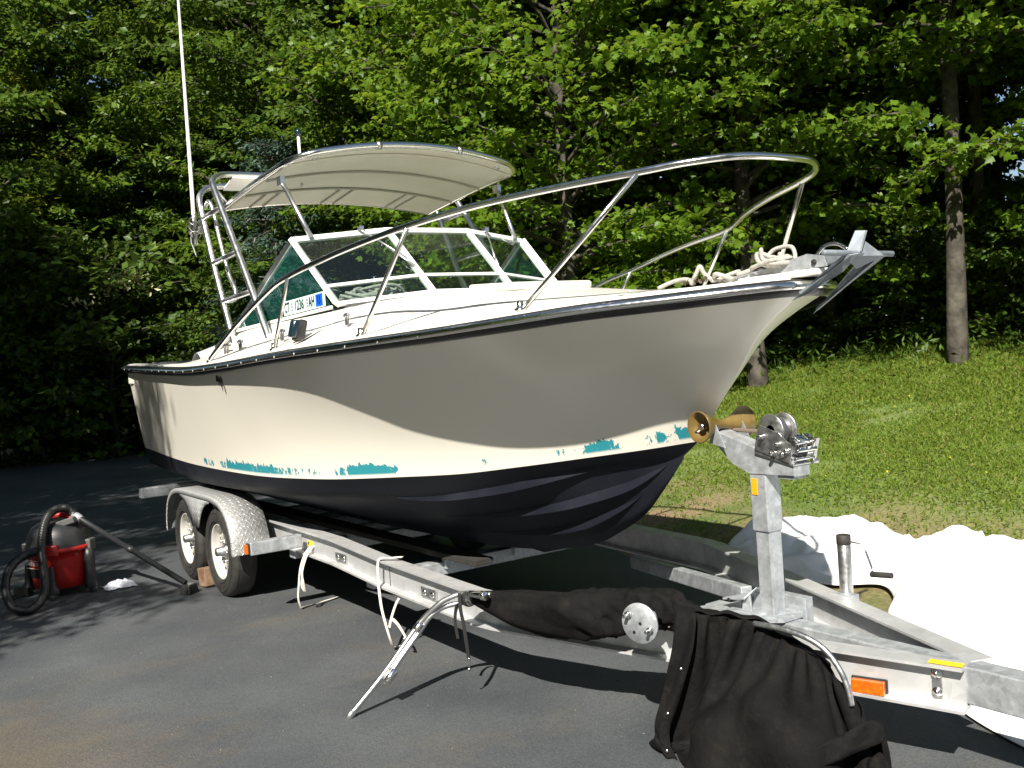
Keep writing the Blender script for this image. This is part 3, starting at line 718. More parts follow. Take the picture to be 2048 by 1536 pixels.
def build_deck():
    # gunwale, foredeck and cabin trunk in one moulding
    ze = interp([-2.3, -.45, -.2, .15, .49, 2.0, 2.2, 2.6, 3.0, 3.4, 3.9, 4.4, 4.75], [1.83, 1.80, 1.835, 1.885, 1.985, 2.035, 2.045, 2.025, 1.985, 1.945, 1.925, 1.925, 1.92])
    ye = interp([-2.3, -.5, .5, 1.6, 2.1, 2.6, 3.0, 3.4, 3.9, 4.3, 4.6, 4.75], [.98, 1.06, 1.005, .905, .865, .80, .68, .53, .36, .22, .10, .02])
    zt = interp([2.0, 2.2, 2.6, 3.0, 3.4, 3.7, 4.1, 4.55, 4.75], [2.10, 2.10, 2.075, 2.045, 2.0, 1.965, 1.945, 1.935, 1.925])
    mb = MB()
    xs = list(np.arange(-2.3, 2.08, .12)) + [2.1]
    for sg in (1, -1):
        rows = []
        for x in xs:
            b, z = bs(x), zs(x) + .03; y1, z1 = ye(x), ze(x)
            z1 = max(z1, z + .012); e = b - .015
            lip = min(.06, (e - y1) * .4)
            rows.append([(x, -(b) * sg, z), (x, -e * sg, z + .012), (x, -(e - lip) * sg, z + .016 + .1 * (z1 - z)), (x, -(y1 + .03) * sg, z1 - .06 * min(1, (z1 - z) * 4)), (x, -(y1) * sg, z1 - .008), (x, -(y1 - .03) * sg, z1), (x, -(y1 - .10) * sg, z1), (x, -(y1 - .12) * sg, 1.2)])
        mb.grid(rows)
    xs = [2.1 + (4.745 - 2.1) * (1 - (1 - i / 34)**1.4) for i in range(35)]
    rows = []
    for x in xs:
        b, z = bs(x), zs(x) + .03; y1, z1, z0 = min(ye(x), b * .8), ze(x), zt(x); z1 = max(z1, z + .02)
        half = [(b, z), (b - .012, z + .014), (b - .012 - .25 * (b - y1), z + .02 + .12 * (z1 - z)), (y1 + .12 * (b - y1), z1 - .25 * (z1 - z)), (y1, z1 - .01), (y1 * .92, z1 + .004), (y1 * .6, z1 + (z0 - z1) * .6), (y1 * .3, z1 + (z0 - z1) * .9), (0, z0)]
        rows.append([(x, -y, zz) for y, zz in half] + [(x, y, zz) for y, zz in reversed(half[:-1])])
    mb.grid(rows)
    # aft cap of the cabin front (dash bulkhead) and dash top
    mb.poly([(2.1, -.86, 1.1), (2.1, .86, 1.1), (2.1, .86, 2.03), (2.1, 0, 2.09), (2.1, -.86, 2.03)])
    # transom cap, cockpit sole
    mb.box((-2.20, 0, 1.815), (.22, 2.28, .03)); mb.box((-.2, 0, 1.22), (4.3, 2.0, .03))
    mb.box((-2.12, 0, 1.5), (.03, 2.1, .62))
    mb.build('deck', 'gel', boat)
    d = MB(); d.box((1.70, 0, 2.035), (.70, 1.64, .03)); d.box((1.34, 0, 1.62), (.04, 1.66, .74)); d.build('dashboard', 'mgrey', boat, .01)
    # foredeck hatch
    h = MB(); h.box((2.74, -.02, 2.076), (.50, .54, .045), Matrix.Rotation(R(3.6), 3, 'Y')); h.build('deck_hatch', 'canopy', boat, .015)
    # rear lid and cockpit seat
    b = MB(); b.box((-1.6, -1.02, 1.80), (.95, .30, .05)); b.build('rear_lid', 'mgrey', boat, .01)
    s = MB(); rows = []
    for i in range(9):
        a = math.pi * i / 8
        rows.append([(-.75 + .30 * math.cos(a) * (1 - .25 * abs(k)), -.72 + .26 * k, 1.25 + .72 * (1 - .12 * abs(k)) * (math.sin(a)**.45 if 0 < a < math.pi else 0)) for k in (-1, -.85, -.4, 0, .4, .85, 1)])
    s.grid(rows); so = s.build('cockpit_seat', mat('seat_vinyl', (.42, .44, .47), .4, col2=(.46, .48, .5), scale=3), boat)
    sd = so.modifiers.new('round', 'SUBSURF'); sd.levels = 1; sd.render_levels = 1
build_deck()

# windshield: two side windows, three front lights each split by a rail
A = Vector((1.348, -.905, 2.526)); Bq = Vector((1.549, -.312, 2.567)); Cq = Vector((1.885, -.862, 2.066)); Dq = Vector((2.09, -.30, 2.108))
Rq = Vector((.34, -1.0, 1.995)); Fq = Vector((1.82, -.872, 2.052)); Tq = Vector((-.02, -1.03, 1.880))
def mv(v): return Vector((v.x, -v.y, v.z))
def pane(name, vs, m, par):
    n = (vs[1] - vs[0]).cross(vs[2] - vs[0]).normalized() * .004
    b = MB(); b.slab([v - n * .5 for v in vs], n); return b.build(name, m, par)
def build_windshield():
    wf = MB()
    for f in (lambda v: v, mv):
        a, b, c, d, r_, fq, t = map(f, (A, Bq, Cq, Dq, Rq, Fq, Tq))
        wf.bar(a, c, .032, .062, (0.6, f(Vector((0, -1, 0))).y, .5)); wf.bar(b, d, .030, .042, (1, 0, .6))
        wf.bar(a, b, .040, .024, (1, 0, .6)); wf.bar(c, d, .03, .022, (1, 0, .6))
        wf.bar(a.lerp(c, .74), b.lerp(d, .74), .022, .020, (1, 0, .6))
        wf.bar(fq + Vector((0, 0, .0)), r_, .02, .022)
    wf.bar(Bq, mv(Bq), .040, .024, (1, 0, .6)); wf.bar(Dq, mv(Dq), .03, .025, (1, 0, .6)); wf.bar(Bq.lerp(Dq, .74), mv(Bq.lerp(Dq, .74)), .022, .02, (1, 0, .6))
    w = wf.build('windshield_frame', 'wframe', boat, .004)
    for f in (lambda v: v, mv):
        tr = MB(); tr.bar(f(A), f(Rq), .028, .045); tr.bar(f(Rq), f(Tq), .03, .05); tr.build('side_window_trim', 'alu', boat, .004)
    inset = .012
    for f, k in ((lambda v: v, 0), (mv, 1)):
        a, b, c, d, r_, fq = map(f, (A, Bq, Cq, Dq, Rq, Fq))
        pane('window_pane', [a, b, b.lerp(d, .74), a.lerp(c, .74)], 'glass', w)
        pane('window_pane', [a.lerp(c, .74), b.lerp(d, .74), d, c], 'glass', w)
        o = pane('side_window', [a.lerp(fq, .03), fq, r_, r_.lerp(a, .97)], 'teal_glass', w); o['label'] = 'teal tinted triangular side window'
    b, d = Bq, Dq
    pane('window_pane', [b, mv(b), mv(b).lerp(mv(d), .74), b.lerp(d, .74)], 'glass', w)
    pane('window_pane', [b.lerp(d, .74), mv(b).lerp(mv(d), .74), mv(d), d], 'glass', w)
    # wipers on two lights
    for f in (lambda v: v, mv):
        wp = MB(); a, b, c, d = map(f, (A, Bq, Cq, Dq)); o1 = a.lerp(b, .70); o2 = a.lerp(c, .5).lerp(b.lerp(d, .5), .95)
        wp.tube([o1 + Vector((.03, 0, .02)), o1.lerp(o2, .5) + Vector((.035, 0, .015)), o2 + Vector((.03, 0, .012))], .006, 6); wp.tube([o1.lerp(o2, .55) + Vector((.028, 0, .01)), a.lerp(c, .62).lerp(b.lerp(d, .62), .98) + Vector((.025, 0, .01))], .008, 6)
        wp.box(o1 + Vector((.02, 0, .03)), (.04, .03, .03)); wp.build('wiper', 'alu', w)
    # registration card stuck on the side window, glyphs as the photo shows them
    x = (Fq - Rq).normalized(); n = x.cross(A - Rq).normalized();
    if n.y > 0: n = -n
    up = n.cross(x) * -1
    if up.z < 0: up = -up
    o = Rq.lerp(Fq, .770) + up * .062 + n * .012
    sg = MB(); L, Hh = .58, .094
    sg.slab([o - x * L / 2 - up * Hh / 2, o + x * L / 2 - up * Hh / 2, o + x * L / 2 + up * Hh / 2, o - x * L / 2 + up * Hh / 2], n * .002)
    sgo = sg.build('registration_card', 'sign', w)
    for bdy, off, sz, sx in (('CT', -.235, .092, .62), ('1236', -.06, .092, .72), ('AH', .115, .092, .62)):
        text_mesh('lettering', bdy, 'ink', sz, o + x * off + n * .003, x, up, sgo, sx)
    st = MB(); q = o + x * .215 + n * .0035
    st.slab([q - x * .045 - up * .038, q + x * .045 - up * .038, q + x * .045 + up * .038, q - x * .045 + up * .038], n * .001)
    st.build('year_sticker', 'blue', sgo); text_mesh('lettering', '13', 'ink', .07, q + n * .002, x, up, sgo, .7)
    dots = MB()
    for off in (-.165, .052):
        for du in (-.02, .0, .02): dots.slab([o + x * (off - .012) + up * (du - .006) + n * .003, o + x * (off + .012) + up * (du - .006) + n * .003, o + x * (off + .012) + up * (du + .006) + n * .003, o + x * (off - .012) + up * (du + .006) + n * .003], n * .001)
    dots.build('lettering', 'badge', sgo)
build_windshield()

def build_bow_rail():
    near = [(.60, -1.272, 1.80), (.80, -1.279, 1.863), (1.24, -1.277, 2.006), (1.82, -1.273, 2.159), (2.15, -1.271, 2.214), (2.54, -1.205, 2.270), (2.87, -1.149, 2.307), (3.27, -1.081, 2.340), (3.602, -.899, 2.387), (3.946, -.715, 2.411), (4.322, -.521, 2.424), (4.50, -.40, 2.436), (4.625, -.22, 2.446)]
    pts = near + [(4.665, 0, 2.443)] + [mir(p) for p in reversed(near)]
    mb = MB(); mb.tube(spline(pts, 6), .0160, 10)
    r = mb.build('bow_rail', 'chrome', boat)
    for sg in (1, -1):
        for foot, top in (((1.812, -1.257, 1.80), (2.15, -1.271, 2.212)), ((2.823, -1.16, 1.825), (3.27, -1.081, 2.338)), ((3.80, -.82, 1.875), (4.322, -.521, 2.422))):
            b = MB(); f = Vector((foot[0], foot[1] * sg, foot[2])); t = Vector((top[0], top[1] * sg, top[2]))
            b.tube([f, t], .0125, 8); b.lathe([(1e-4, .0), (.030, .0), (.028, .012), (.016, .02), (.015, .05)], f + Vector((0, 0, .004)), (0, 0, 1), 12)
            b.build('stanchion', 'chrome', r)
        b = MB(); f = Vector((.60, -1.272 * sg, 1.775)); b.lathe([(1e-4, 0), (.032, 0), (.03, .014), (.018, .02)], f, (0, 0, 1), 12); b.build('rail_foot', 'chrome', r)
build_bow_rail()

def build_tower():
    f1 = [(1.20, -1.05, 1.87), (.76, -1.04, 2.41), (.235, -1.03, 3.03), (.13, -1.01, 3.13), (-.01, -.90, 3.205), (-.07, -.74, 3.225)]
    r1 = [(.50, -1.05, 1.84), (.17, -1.045, 2.40), (-.10, -1.04, 2.93), (-.17, -1.025, 3.06), (-.24, -.93, 3.145), (-.27, -.78, 3.17)]
    for nm, pts in (('tower_hoop', f1), ('tower_hoop', r1)):
        full = spline(pts[:3], 6)[:-1] + spline(pts[2:], 5)
        allp = full + [mir(p) for p in reversed(full)]
        b = MB(); b.tube(allp, .0235, 12); b.build(nm, 'alu', boat)
    def on(pts, z):
        for p, q in zip(pts, pts[1:]):
            if p[2] <= z <= q[2]: t = (z - p[2]) / (q[2] - p[2]); return Vector(p).lerp(Vector(q), t)
    for sg in (1, -1):
        for z in (2.22, 2.52, 2.88):
            a, c = on(r1, z), on(f1, z + .02); a.y *= sg; c.y *= sg
            b = MB(); b.tube([a, c], .019, 10); b.build('tower_rung', 'alu', boat)
        g = [(-.12, -1.0, 2.98), (-.06, -.99, 3.01), (.0, -.98, 2.92), (.10, -.98, 2.70), (.25, -.98, 2.42), (.36, -.98, 2.30), (.36, -.99, 2.23), (.28, -1.02, 2.22)]
        b = MB(); b.tube(spline([(x, y * sg, z) for x, y, z in g], 5), .016, 8); b.build('grab_rail', 'alu', boat)
    for y in (-.55, .55): b = MB(); b.box((-.16, y, 3.17), (.26, .5, .012), Matrix.Rotation(R(-12), 3, 'Y')); b.build('tower_plate', 'wframe', boat)
    # whip antenna with clamp and coiled lashing
    b = MB(); b.tube([(-.20, -1.075, 2.72), (-.205, -1.07, 3.0), (-.222, -1.06, 3.62), (-.245, -1.045, 4.6), (-.27, -1.03, 5.7)], [.017, .016, .0135, .010, .006], 8)
    an = b.build('whip_antenna', 'white', boat)
    b = MB(); b.cyl((-.20, -1.075, 2.70), (-.202, -1.073, 2.93), .024, 12); b.box((-.17, -1.055, 2.80), (.07, .05, .06)); b.build('antenna_mount', 'chrome', an)
    c = MB(); rr = random.Random(2)
    for k in range(4):
        c.tube(spline([(-.19 + .05 * math.cos(a + k) + rr.uniform(-.012, .012), -1.075 + .045 * math.sin(a + k), 2.83 + .03 * k - .05 + .03 * math.sin(2 * a + k)) for a in np.linspace(0, 5.5, 7)], 4), .0055, 6)
    c.tube(spline([(-.2, -1.10, 2.80), (-.19, -1.11, 2.72), (-.17, -1.10, 2.66), (-.15, -1.09, 2.60)], 4), .007, 6)
    c.build('lashing', 'dark_steel', an)
build_tower()

def build_hardtop():
    def surf(u, v, dz=0.0):
        """u 0 aft .. 1 fore, v -1 .. 1"""
        x = -.02 + u * (1.44 + .02 + .085 * (1 - v * v)); y = v * .895
        z = 2.945 + u * .098 + (.075 + .03 * u) * (1 - v * v) + .012 * math.sin(math.pi * u)
        return Vector((x, y, z + dz))
    def rc(u, v):     # rounded front corners
        c = .13
        du, dv = max(0, (u - (1 - c)) / c), max(0, (abs(v) - (1 - c * 1.5)) / (c * 1.5))
        L = math.hypot(du, dv)
        if du > 0 and dv > 0:
            m = max(du, dv); k = m / L
            u = 1 - c + du * k * c; v = math.copysign(1 - c * 1.5 + dv * k * c * 1.5, v)
        return u, v
    n = 26
    mb = MB()
    for dz, fl in ((.012, False), (-.012, True)):
        mb.grid([[surf(*rc(i / n, -1 + 2 * j / n), dz) for j in range(n + 1)] for i in range(n + 1)], fl)
    def edge(k):
        E = []
        for j in range(n): E.append((0, -1 + 2 * j / n))
        for i in range(n): E.append((i / n, 1))
        for j in range(n): E.append((1, 1 - 2 * j / n))
        for i in range(n): E.append((1 - i / n, -1))
        return [surf(*rc(*e)) + Vector((0, 0, k)) for e in E]
    e0, e1 = edge(-.012), edge(.012)
    mb.grid([[a, b] for a, b in zip(e0 + e0[:1], e1 + e1[:1])])
    ht = mb.build('hardtop', 'canopy', boat)
    b = MB(); b.tube(edge(.006), .0225, 10, closed=True); b.build('edge_tube', 'chrome', ht)
    for u in (.60, .30, .90):
        b = MB(); pr = [surf(u, v, -.015) for v in np.linspace(-.97, .97, 25)]
        b.grid([[p + Vector((-.012, 0, 0)), p + Vector((-.008, 0, -.012)), p + Vector((.008, 0, -.012)), p + Vector((.012, 0, 0))] for p in pr]); b.build('batten', 'batten' if u < .7 else 'canopy', ht)
    for v in (-.78, -.66, -.12, 0.0, .52, .62):
        b = MB(); pr = [surf(u, v, -.0145) for u in np.linspace(.02, .29, 5)]
        b.grid([[p + Vector((0, -.008, 0)), p + Vector((0, -.006, -.010)), p + Vector((0, .006, -.010)), p + Vector((0, .008, 0))] for p in pr]); b.build('batten', 'batten', ht)
    for (v, u) in ((-.8, .93), (-.35, 1.0), (.35, 1.0), (.8, .93)):
        b = MB(); p = surf(*rc(u, v), .004); b.lathe([(1e-4, -.015), (.027, -.015), (.027, .015), (1e-4, .015)], p, (0, 1, 0) if u > .95 else (1, .6 * (1 if v > 0 else -1), 0), 12); b.build('tube_joint', 'steel', ht)
    for sg in (1, -1):
        b = MB(); t = Vector((1.12, -.865 * sg, 2.965)); f = Vector((1.42, -.80 * sg, 2.53)); b.tube([t, f], .0165, 10)
        b.box(t + Vector((0, 0, -.01)), (.07, .03, .06)); b.build('support_pole', 'alu', boat)
        b = MB(); b.tube([(.03, -.86 * sg, 2.945), (.14, -1.02 * sg, 3.10)], .016, 8); b.build('hardtop_bracket', 'alu', boat)
    b = MB(); b.tube([(.6, -.50, 3.02), (.6, -.50, 3.40)], .011, 8); m_ = b.build('light_mast', 'white', ht)
    b = MB(); b.lathe([(1e-4, 0), (.020, 0), (.024, .012), (.022, .04), (.012, .05), (1e-4, .052)], (.6, -.50, 3.395), (0, 0, 1), 12); b.build('anchor_light', 'navlens', m_)
build_hardtop()

def build_fittings():
    # navigation light on the cabin side
    n = Vector((0.12, -1, .28)).normalized(); p = Vector((2.05, -1.165, 1.905))
    x = Vector((1, .12, 0)).normalized(); z = x.cross(n) * -1
    if z.z < 0: z = -z
    rot = Matrix((x, -n, z)).transposed()
    b = MB(); b.box(p + n * .02, (.085, .05, .125), rot); o = b.build('navigation_light', 'vinyl', boat, .012)
    b = MB(); b.lathe([(1e-4, -.05), (.030, -.05), (.034, -.04), (.034, .04), (.030, .05), (1e-4, .05)], p + n * .048 - x * .006, z, 16); b.build('lens', 'navlens', o)
    # deck cleats and small hardware
    for (px, py, pz, s) in ((.736, -1.20, 1.845, 1.0), (1.02, -1.195, 1.86, .5), (1.778, -1.188, 1.885, .5), (2.42, -1.05, 1.93, .35)):
        b = MB(); b.tube([(px - .085 * s, py, pz + .035), (px - .05 * s, py, pz + .042), (px + .05 * s, py, pz + .042), (px + .085 * s, py, pz + .035)], .009, 8)
        for k in (-.03, .03): b.cyl((px + k * s, py, pz - .02), (px + k * s, py, pz + .04), .008, 8)
        b.build('cleat', 'dark_steel', boat)
    # dark scuff marks on the hull side, and the plate at the stern corner
    b = MB(); x0, y0 = .85, -bs(.85)
    for (dx, dz, w, h) in ((-.055, .012, .020, .035), (-.015, 0, .012, .055), (.03, -.005, .014, .07), (-.035, .03, .03, .012)):
        zz = 1.645 + dz; yy = y0 + .012 + (1.74 - zz) * .14
        b.slab([(x0 + dx - w / 2, yy - .008, zz - h / 2), (x0 + dx + w / 2, yy - .008, zz - h / 2), (x0 + dx + w / 2, yy - .010, zz + h / 2), (x0 + dx - w / 2 + .006, yy - .010, zz + h / 2)], (0, .012, 0))
    b.build('hull_mark', 'ink', boat)
    b = MB(); b.box((-2.20, -1.178, 1.70), (.16, .02, .09)); b.build('stern_plate', 'canopy', boat, .006)
    # bow roller channel and bow chock plate
    rot = Matrix.Rotation(R(-10), 3, 'Y')
    br = MB()
    for sg in (-1, 1):
        br.slab([(4.36, .055 * sg, 1.925), (4.80, .055 * sg, 1.955), (4.90, .055 * sg, 1.955), (4.885, .055 * sg, 2.0), (4.80, .055 * sg, 2.015), (4.62, .055 * sg, 1.985), (4.36, .055 * sg, 1.945)], (0, .006 * sg, 0))
    br.slab([(4.36, -.055, 1.925), (4.80, -.055, 1.955), (4.80, .055, 1.955), (4.36, .055, 1.925)], (0, 0, .005))
    o = br.build('bow_roller_bracket', 'galv', boat)
    b = MB(); b.cyl((4.84, -.07, 1.978), (4.84, .07, 1.978), .012, 10); b.lathe([(.012, -.045), (.032, -.045), (.018, 0), (.032, .045), (.012, .045)], (4.84, 0, 1.978), (0, 1, 0), 16); b.build('roller', 'rubber', o)
    b = MB(); b.slab([(4.50, -.16, 1.915), (4.70, -.11, 1.918), (4.86, -.06, 1.925), (4.86, .06, 1.925), (4.70, .11, 1.918), (4.50, .16, 1.915)], (0, 0, .03)); b.build('bow_plate', 'gel', boat, .01)
    b = MB(); b.box((4.35, .10, 1.965), (.22, .05, .035), Matrix.Rotation(R(-4), 3, 'Y')); b.build('chain_stopper', 'galv', boat, .005)
    b = MB(); b.tube(spline([(4.74, .05, 1.99), (4.79, .06, 2.045), (4.86, .06, 2.05), (4.92, .05, 2.02)], 5), .008, 8); b.build('roller_bail', 'chrome', boat)
build_fittings()

# ------------------------------------------------------------------ anchor and ropes (lie on the boat)
def build_anchor():
    a = empty('anchor', (4.95, 0, 1.97), 'grey galvanised fluke anchor hanging over the bow roller', 'anchor')
    b = MB(); b.bar((4.62, 0, 1.965), (5.00, 0, 1.995), .022, .04); b.build('shank', 'anchor', a, .004)
    b = MB(); b.cyl((5.01, -.215, 1.996), (5.01, .215, 1.990), .0115, 12); b.build('stock', 'anchor', a)
    nf = [(4.762, -.13, 1.823), (4.845, -.10, 1.854), (4.976, -.06, 1.924), (5.046, -.05, 1.987), (5.002, -.10, 1.981), (4.963, -.12, 1.95)]
    ff = [(4.664, .12, 1.769), (4.78, .13, 1.841), (4.955, .14, 1.949), (5.045, .12, 1.977), (5.031, .06, 1.977), (4.931, .06, 1.946), (4.795, .09, 1.853)]
    for pts in (nf, ff):
        b = MB(); b.slab(pts, (.003, .006, .004)); b.build('fluke', 'anchor', a, .0015)
        k = MB(); k.bar(Vector(pts[0]).lerp(Vector(pts[-1]), .25), Vector(pts[3]).lerp(Vector(pts[4]), .5), .012, .010); k.build('fluke_rib', 'anchor', a)
    b = MB(); b.slab([(4.998, 0, 2.085), (5.036, .015, 2.080), (5.022, -.01, 1.997), (4.983, -.05, 1.992)], (.004, .008, 0)); b.build('crown_plate', 'anchor', a, .0015)
    b = MB(); b.slab([(5.017, .012, 2.052), (5.062, .09, 1.977), (4.962, .04, 1.935), (4.982, -.05, 1.985)], (-.006, .008, 0)); b.build('crown_plate', 'anchor', a, .0015)
build_anchor()
def rope_heap(name, label, c, spread, loops, r, seed, cat='rope', flat=.5):
    rr = random.Random(seed); pts = []
    n = loops * 6
    for i in range(n):
        a = i / 6 * 2 * math.pi + rr.uniform(-.3, .3); k = rr.uniform(.45, 1.0)
        pts.append((c[0] + spread[0] * k * math.cos(a) + rr.uniform(-.02, .02), c[1] + spread[1] * k * math.sin(a) + rr.uniform(-.02, .02), c[2] + spread[2] * abs(rr.gauss(.4, .4)) * (.5 + .5 * i / n)))
    b = MB(); b.tube(spline(pts, 7), r, 8)
    return tag(b.build(name, 'rope'), label, cat)
rope_heap('anchor_rope', 'white anchor rope bunched on top of the bow roller bracket', (4.60, -.03, 1.985), (.10, .065, .065), 12, .0095, 4)
b = MB()
b.tube(spline([(4.50, -.05, 1.985), (4.44, -.08, 1.97), (4.40, -.04, 1.985), (4.35, -.10, 1.96), (4.33, -.08, 1.945)], 6), .010, 8)
b.tube(spline([(4.00, -.16, 1.95), (4.08, -.13, 1.975), (4.16, -.12, 1.975), (4.20, -.12, 1.95)], 6), .010, 8)
b.tube(spline([(4.20, -.14, 1.95), (4.235, -.14, 1.99), (4.255, -.13, 2.025), (4.27, -.12, 1.99), (4.31, -.10, 1.95)], 6), .010, 8)
b.tube(spline([(4.31, -.10, 1.96), (4.36, -.14, 1.98), (4.41, -.10, 1.955), (4.37, -.05, 1.955), (4.32, -.13, 1.955)], 6), .010, 8)
tag(b.build('anchor_rope', 'rope'), 'loops of white rope lying loose on the foredeck behind the bow', 'rope')
b = MB(); rr = random.Random(9)
for k in range(9):
    a = Vector((4.13 + .02 * k, -.13 + rr.uniform(-.015, .015), 1.958 + .006 * (k % 3)))
    b.lathe([(.010, -.004), (.014, 0), (.010, .004), (.007, 0), (.010, -.004)], a, (rr.uniform(-1, 1), rr.uniform(-1, 1), .6), 8)
tag(b.build('anchor_chain', mat('rusty_chain', (.10, .075, .04), .7, .6, col2=(.18, .15, .1), scale=60)), 'short length of rusty chain between the rope loops on the foredeck', 'chain')
b = MB(); rr = random.Random(12); pts = []
for i in range(52):
    a = i / 5 * 2 * math.pi
    pts.append((1.74 + .12 * math.cos(a) * rr.uniform(.5, 1.15), -.54 + .24 * math.sin(a * .93 + 1) * rr.uniform(.4, 1.1), 2.062 + min(.12, abs(rr.gauss(.05, .04)))))
b.tube(spline(pts, 6), .010, 8)
tag(b.build('dock_rope', 'rope'), 'coil of pale rope heaped on the dashboard behind the windshield glass', 'rope')

# ------------------------------------------------------------------ the trailer
tr = empty('boat_trailer', (1.5, 0, 0), 'galvanised and aluminium tandem axle boat trailer under the boat', 'trailer')
RX = [(-2.15, .85, .585), (-1.0, .85, .58), (.3, .85, .574), (1.45, .85, .563), (2.2, .85, .522), (3.2, .845, .497), (3.34, .82, .494), (4.4, .45, .463), (5.42, .10, .432)]
def ibeam(path, sg, hh=.168, fw=.10, t=.011):
    P = []
    for p, q in zip(path, path[1:]):
        for k in range(6): P.append(Vector(p).lerp(Vector(q), k / 6))
    P.append(Vector(path[-1])); P = [Vector((p.x, -p.y * sg, p.z)) for p in P]
    sec = [(0, 0), (-fw, 0), (-fw, -t), (-fw / 2 - t / 2, -t - .006), (-fw / 2 - t / 2, -hh + t + .006), (-fw, -hh + t), (-fw, -hh), (0, -hh), (0, -hh + t), (-fw / 2 + t / 2, -hh + t + .006), (-fw / 2 + t / 2, -t - .006), (0, -t), (0, 0)]
    rows = []
    for i, p in enumerate(P):
        d = P[min(i + 1, len(P) - 1)] - P[max(i - 1, 0)]; d.z = 0; d.normalize(); out = Vector((d.y, -d.x, 0)) * sg
        rows.append([p + out * a + Vector((0, 0, b)) for a, b in sec])
    mb = MB(); mb.grid(rows, smooth=False)
    for r_ in (rows[0], rows[-1]): mb.poly(r_[:-1])
    return mb
rail_n = ibeam(RX, 1).build('side_rail', 'beam', tr); rail_n['label'] = 'near aluminium side rail with bolts and stickers'
rail_f = ibeam(RX, -1).build('side_rail', 'beam', tr); rail_f['label'] = 'far aluminium side rail'
NR = Vector((.32558, -.94552, 0))
def bolt_plate(c, n, x, w, h, horiz, par):
    n = Vector(n).normalized(); x = Vector(x).normalized(); z = Vector((0, 0, 1)); c = Vector(c)
    rot = Matrix((x, n, z)).transposed()
    b = MB(); b.box(c + n * .005, (w, .010, h), rot); o = b.build('bolt_plate', 'steel', par, .003)
    for s in (-.5, .5):
        k = MB(); p = c + (x * s * w * .55 if horiz else z * s * h * .6); k.lathe([(1e-4, .020), (.012, .018), (.013, .010), (.020, .010), (.021, .004)], p + n * .004, n, 6); k.build('bolt', 'chrome', o)
bolt_plate((1.53, -.806, .448), (0, -1, 0), (1, 0, 0), .17, .055, True, rail_n)
bolt_plate((2.70, -.806, .405), (0, -1, 0), (1, 0, 0), .17, .055, True, rail_n)
bolt_plate(Vector((5.312, -.090, .360)), NR, (2.12, .73, 0), .035, .115, False, rail_n)
b = MB(); b.slab([(5.30, -.128, .4395), (5.415, -.090, .4365), (5.400, -.048, .4365), (5.285, -.086, .4395)], (0, 0, .001)); b.build('warning_sticker', 'yellow', rail_n)
b = MB(); b.slab([(.95, -.8065, .455), (1.05, -.8065, .455), (1.05, -.8065, .495), (.95, -.8065, .495)], (0, -.001, 0)); b.build('warning_sticker', 'yellow', rail_n)
b = MB(); b.slab([(.965, -.8085, .465), (.985, -.8085, .465), (.985, -.8085, .485), (.965, -.8085, .485)], (0, -.0006, 0)); b.build('warning_mark', 'ink', rail_n)
# joint plate seam and its strap slot
b = MB(); b.box((2.22, -.802, .42), (.006, .014, .13)); b.build('weld_seam', 'dark_steel', rail_n)
def amber_lamp(c, n, x, L, h, par, up=(0, 0, 1), dp=.028):
    n = Vector(n).normalized(); x = Vector(x).normalized(); rot = Matrix((x, n, x.cross(n))).transposed(); c = Vector(c)
    b = MB(); b.box(c + n * .006, (L + .014, .012, h + .012), rot); o = b.build('marker_lamp', 'vinyl', par, .004)
    b = MB(); b.box(c + n * (.012 + dp / 2), (L, dp, h), rot)
    for k in range(-3, 4): b.box(c + n * (.012 + dp + .001) + x * k * L / 8, (L / 30, .004, h * .9), rot)
    b.build('lens', 'amber', o, .005)
amber_lamp(Vector((5.075, -.172, .312)), NR, (2.12, .73, 0), .125, .050, tr)

def crossbeam(a, c, w, h, name='crossmember'):
    b = MB(); b.bar(a, c, w, h); return b.build(name, 'galv', tr, .006)
crossbeam((-1.98, -1.235, .648), (-1.98, 1.235, .648), .09, .092, 'rear_crossbar')
for x, z in ((-1.35, .37), (-.43, .36), (.6, .36), (1.9, .345)): crossbeam((x, -.795, z), (x, .795, z), .10, .085)
lb = crossbeam((.96, -1.225, .503), (.96, -.862, .503), .075, .088, 'fender_bracket')
amber_lamp((.962, -1.2255, .503), (0, -1, 0), (1, 0, 0), .034, .062, lb, dp=.016)
crossbeam((.96, 1.225, .503), (.96, .862, .503), .075, .088, 'fender_bracket')
for x in (.0, -.87): b = MB(); b.cyl((x, -1.0, .345), (x, 1.0, .345), .038, 14); b.build('axle', 'galv', tr)
for sg in (-1, 1):
    b = MB(); b.bar((-2.0, .50 * sg, .53), (2.40, .26 * sg, .442), .14, .04); b.build('bunk', 'bunk', tr, .006)
    for x in (-1.35, .6, 1.9):
        b = MB(); b.box((x + .06, (.38 - .061 * x) * sg, .43 - .018 * x), (.05, .06, .10)); b.build('bunk_bracket', 'galv', tr)
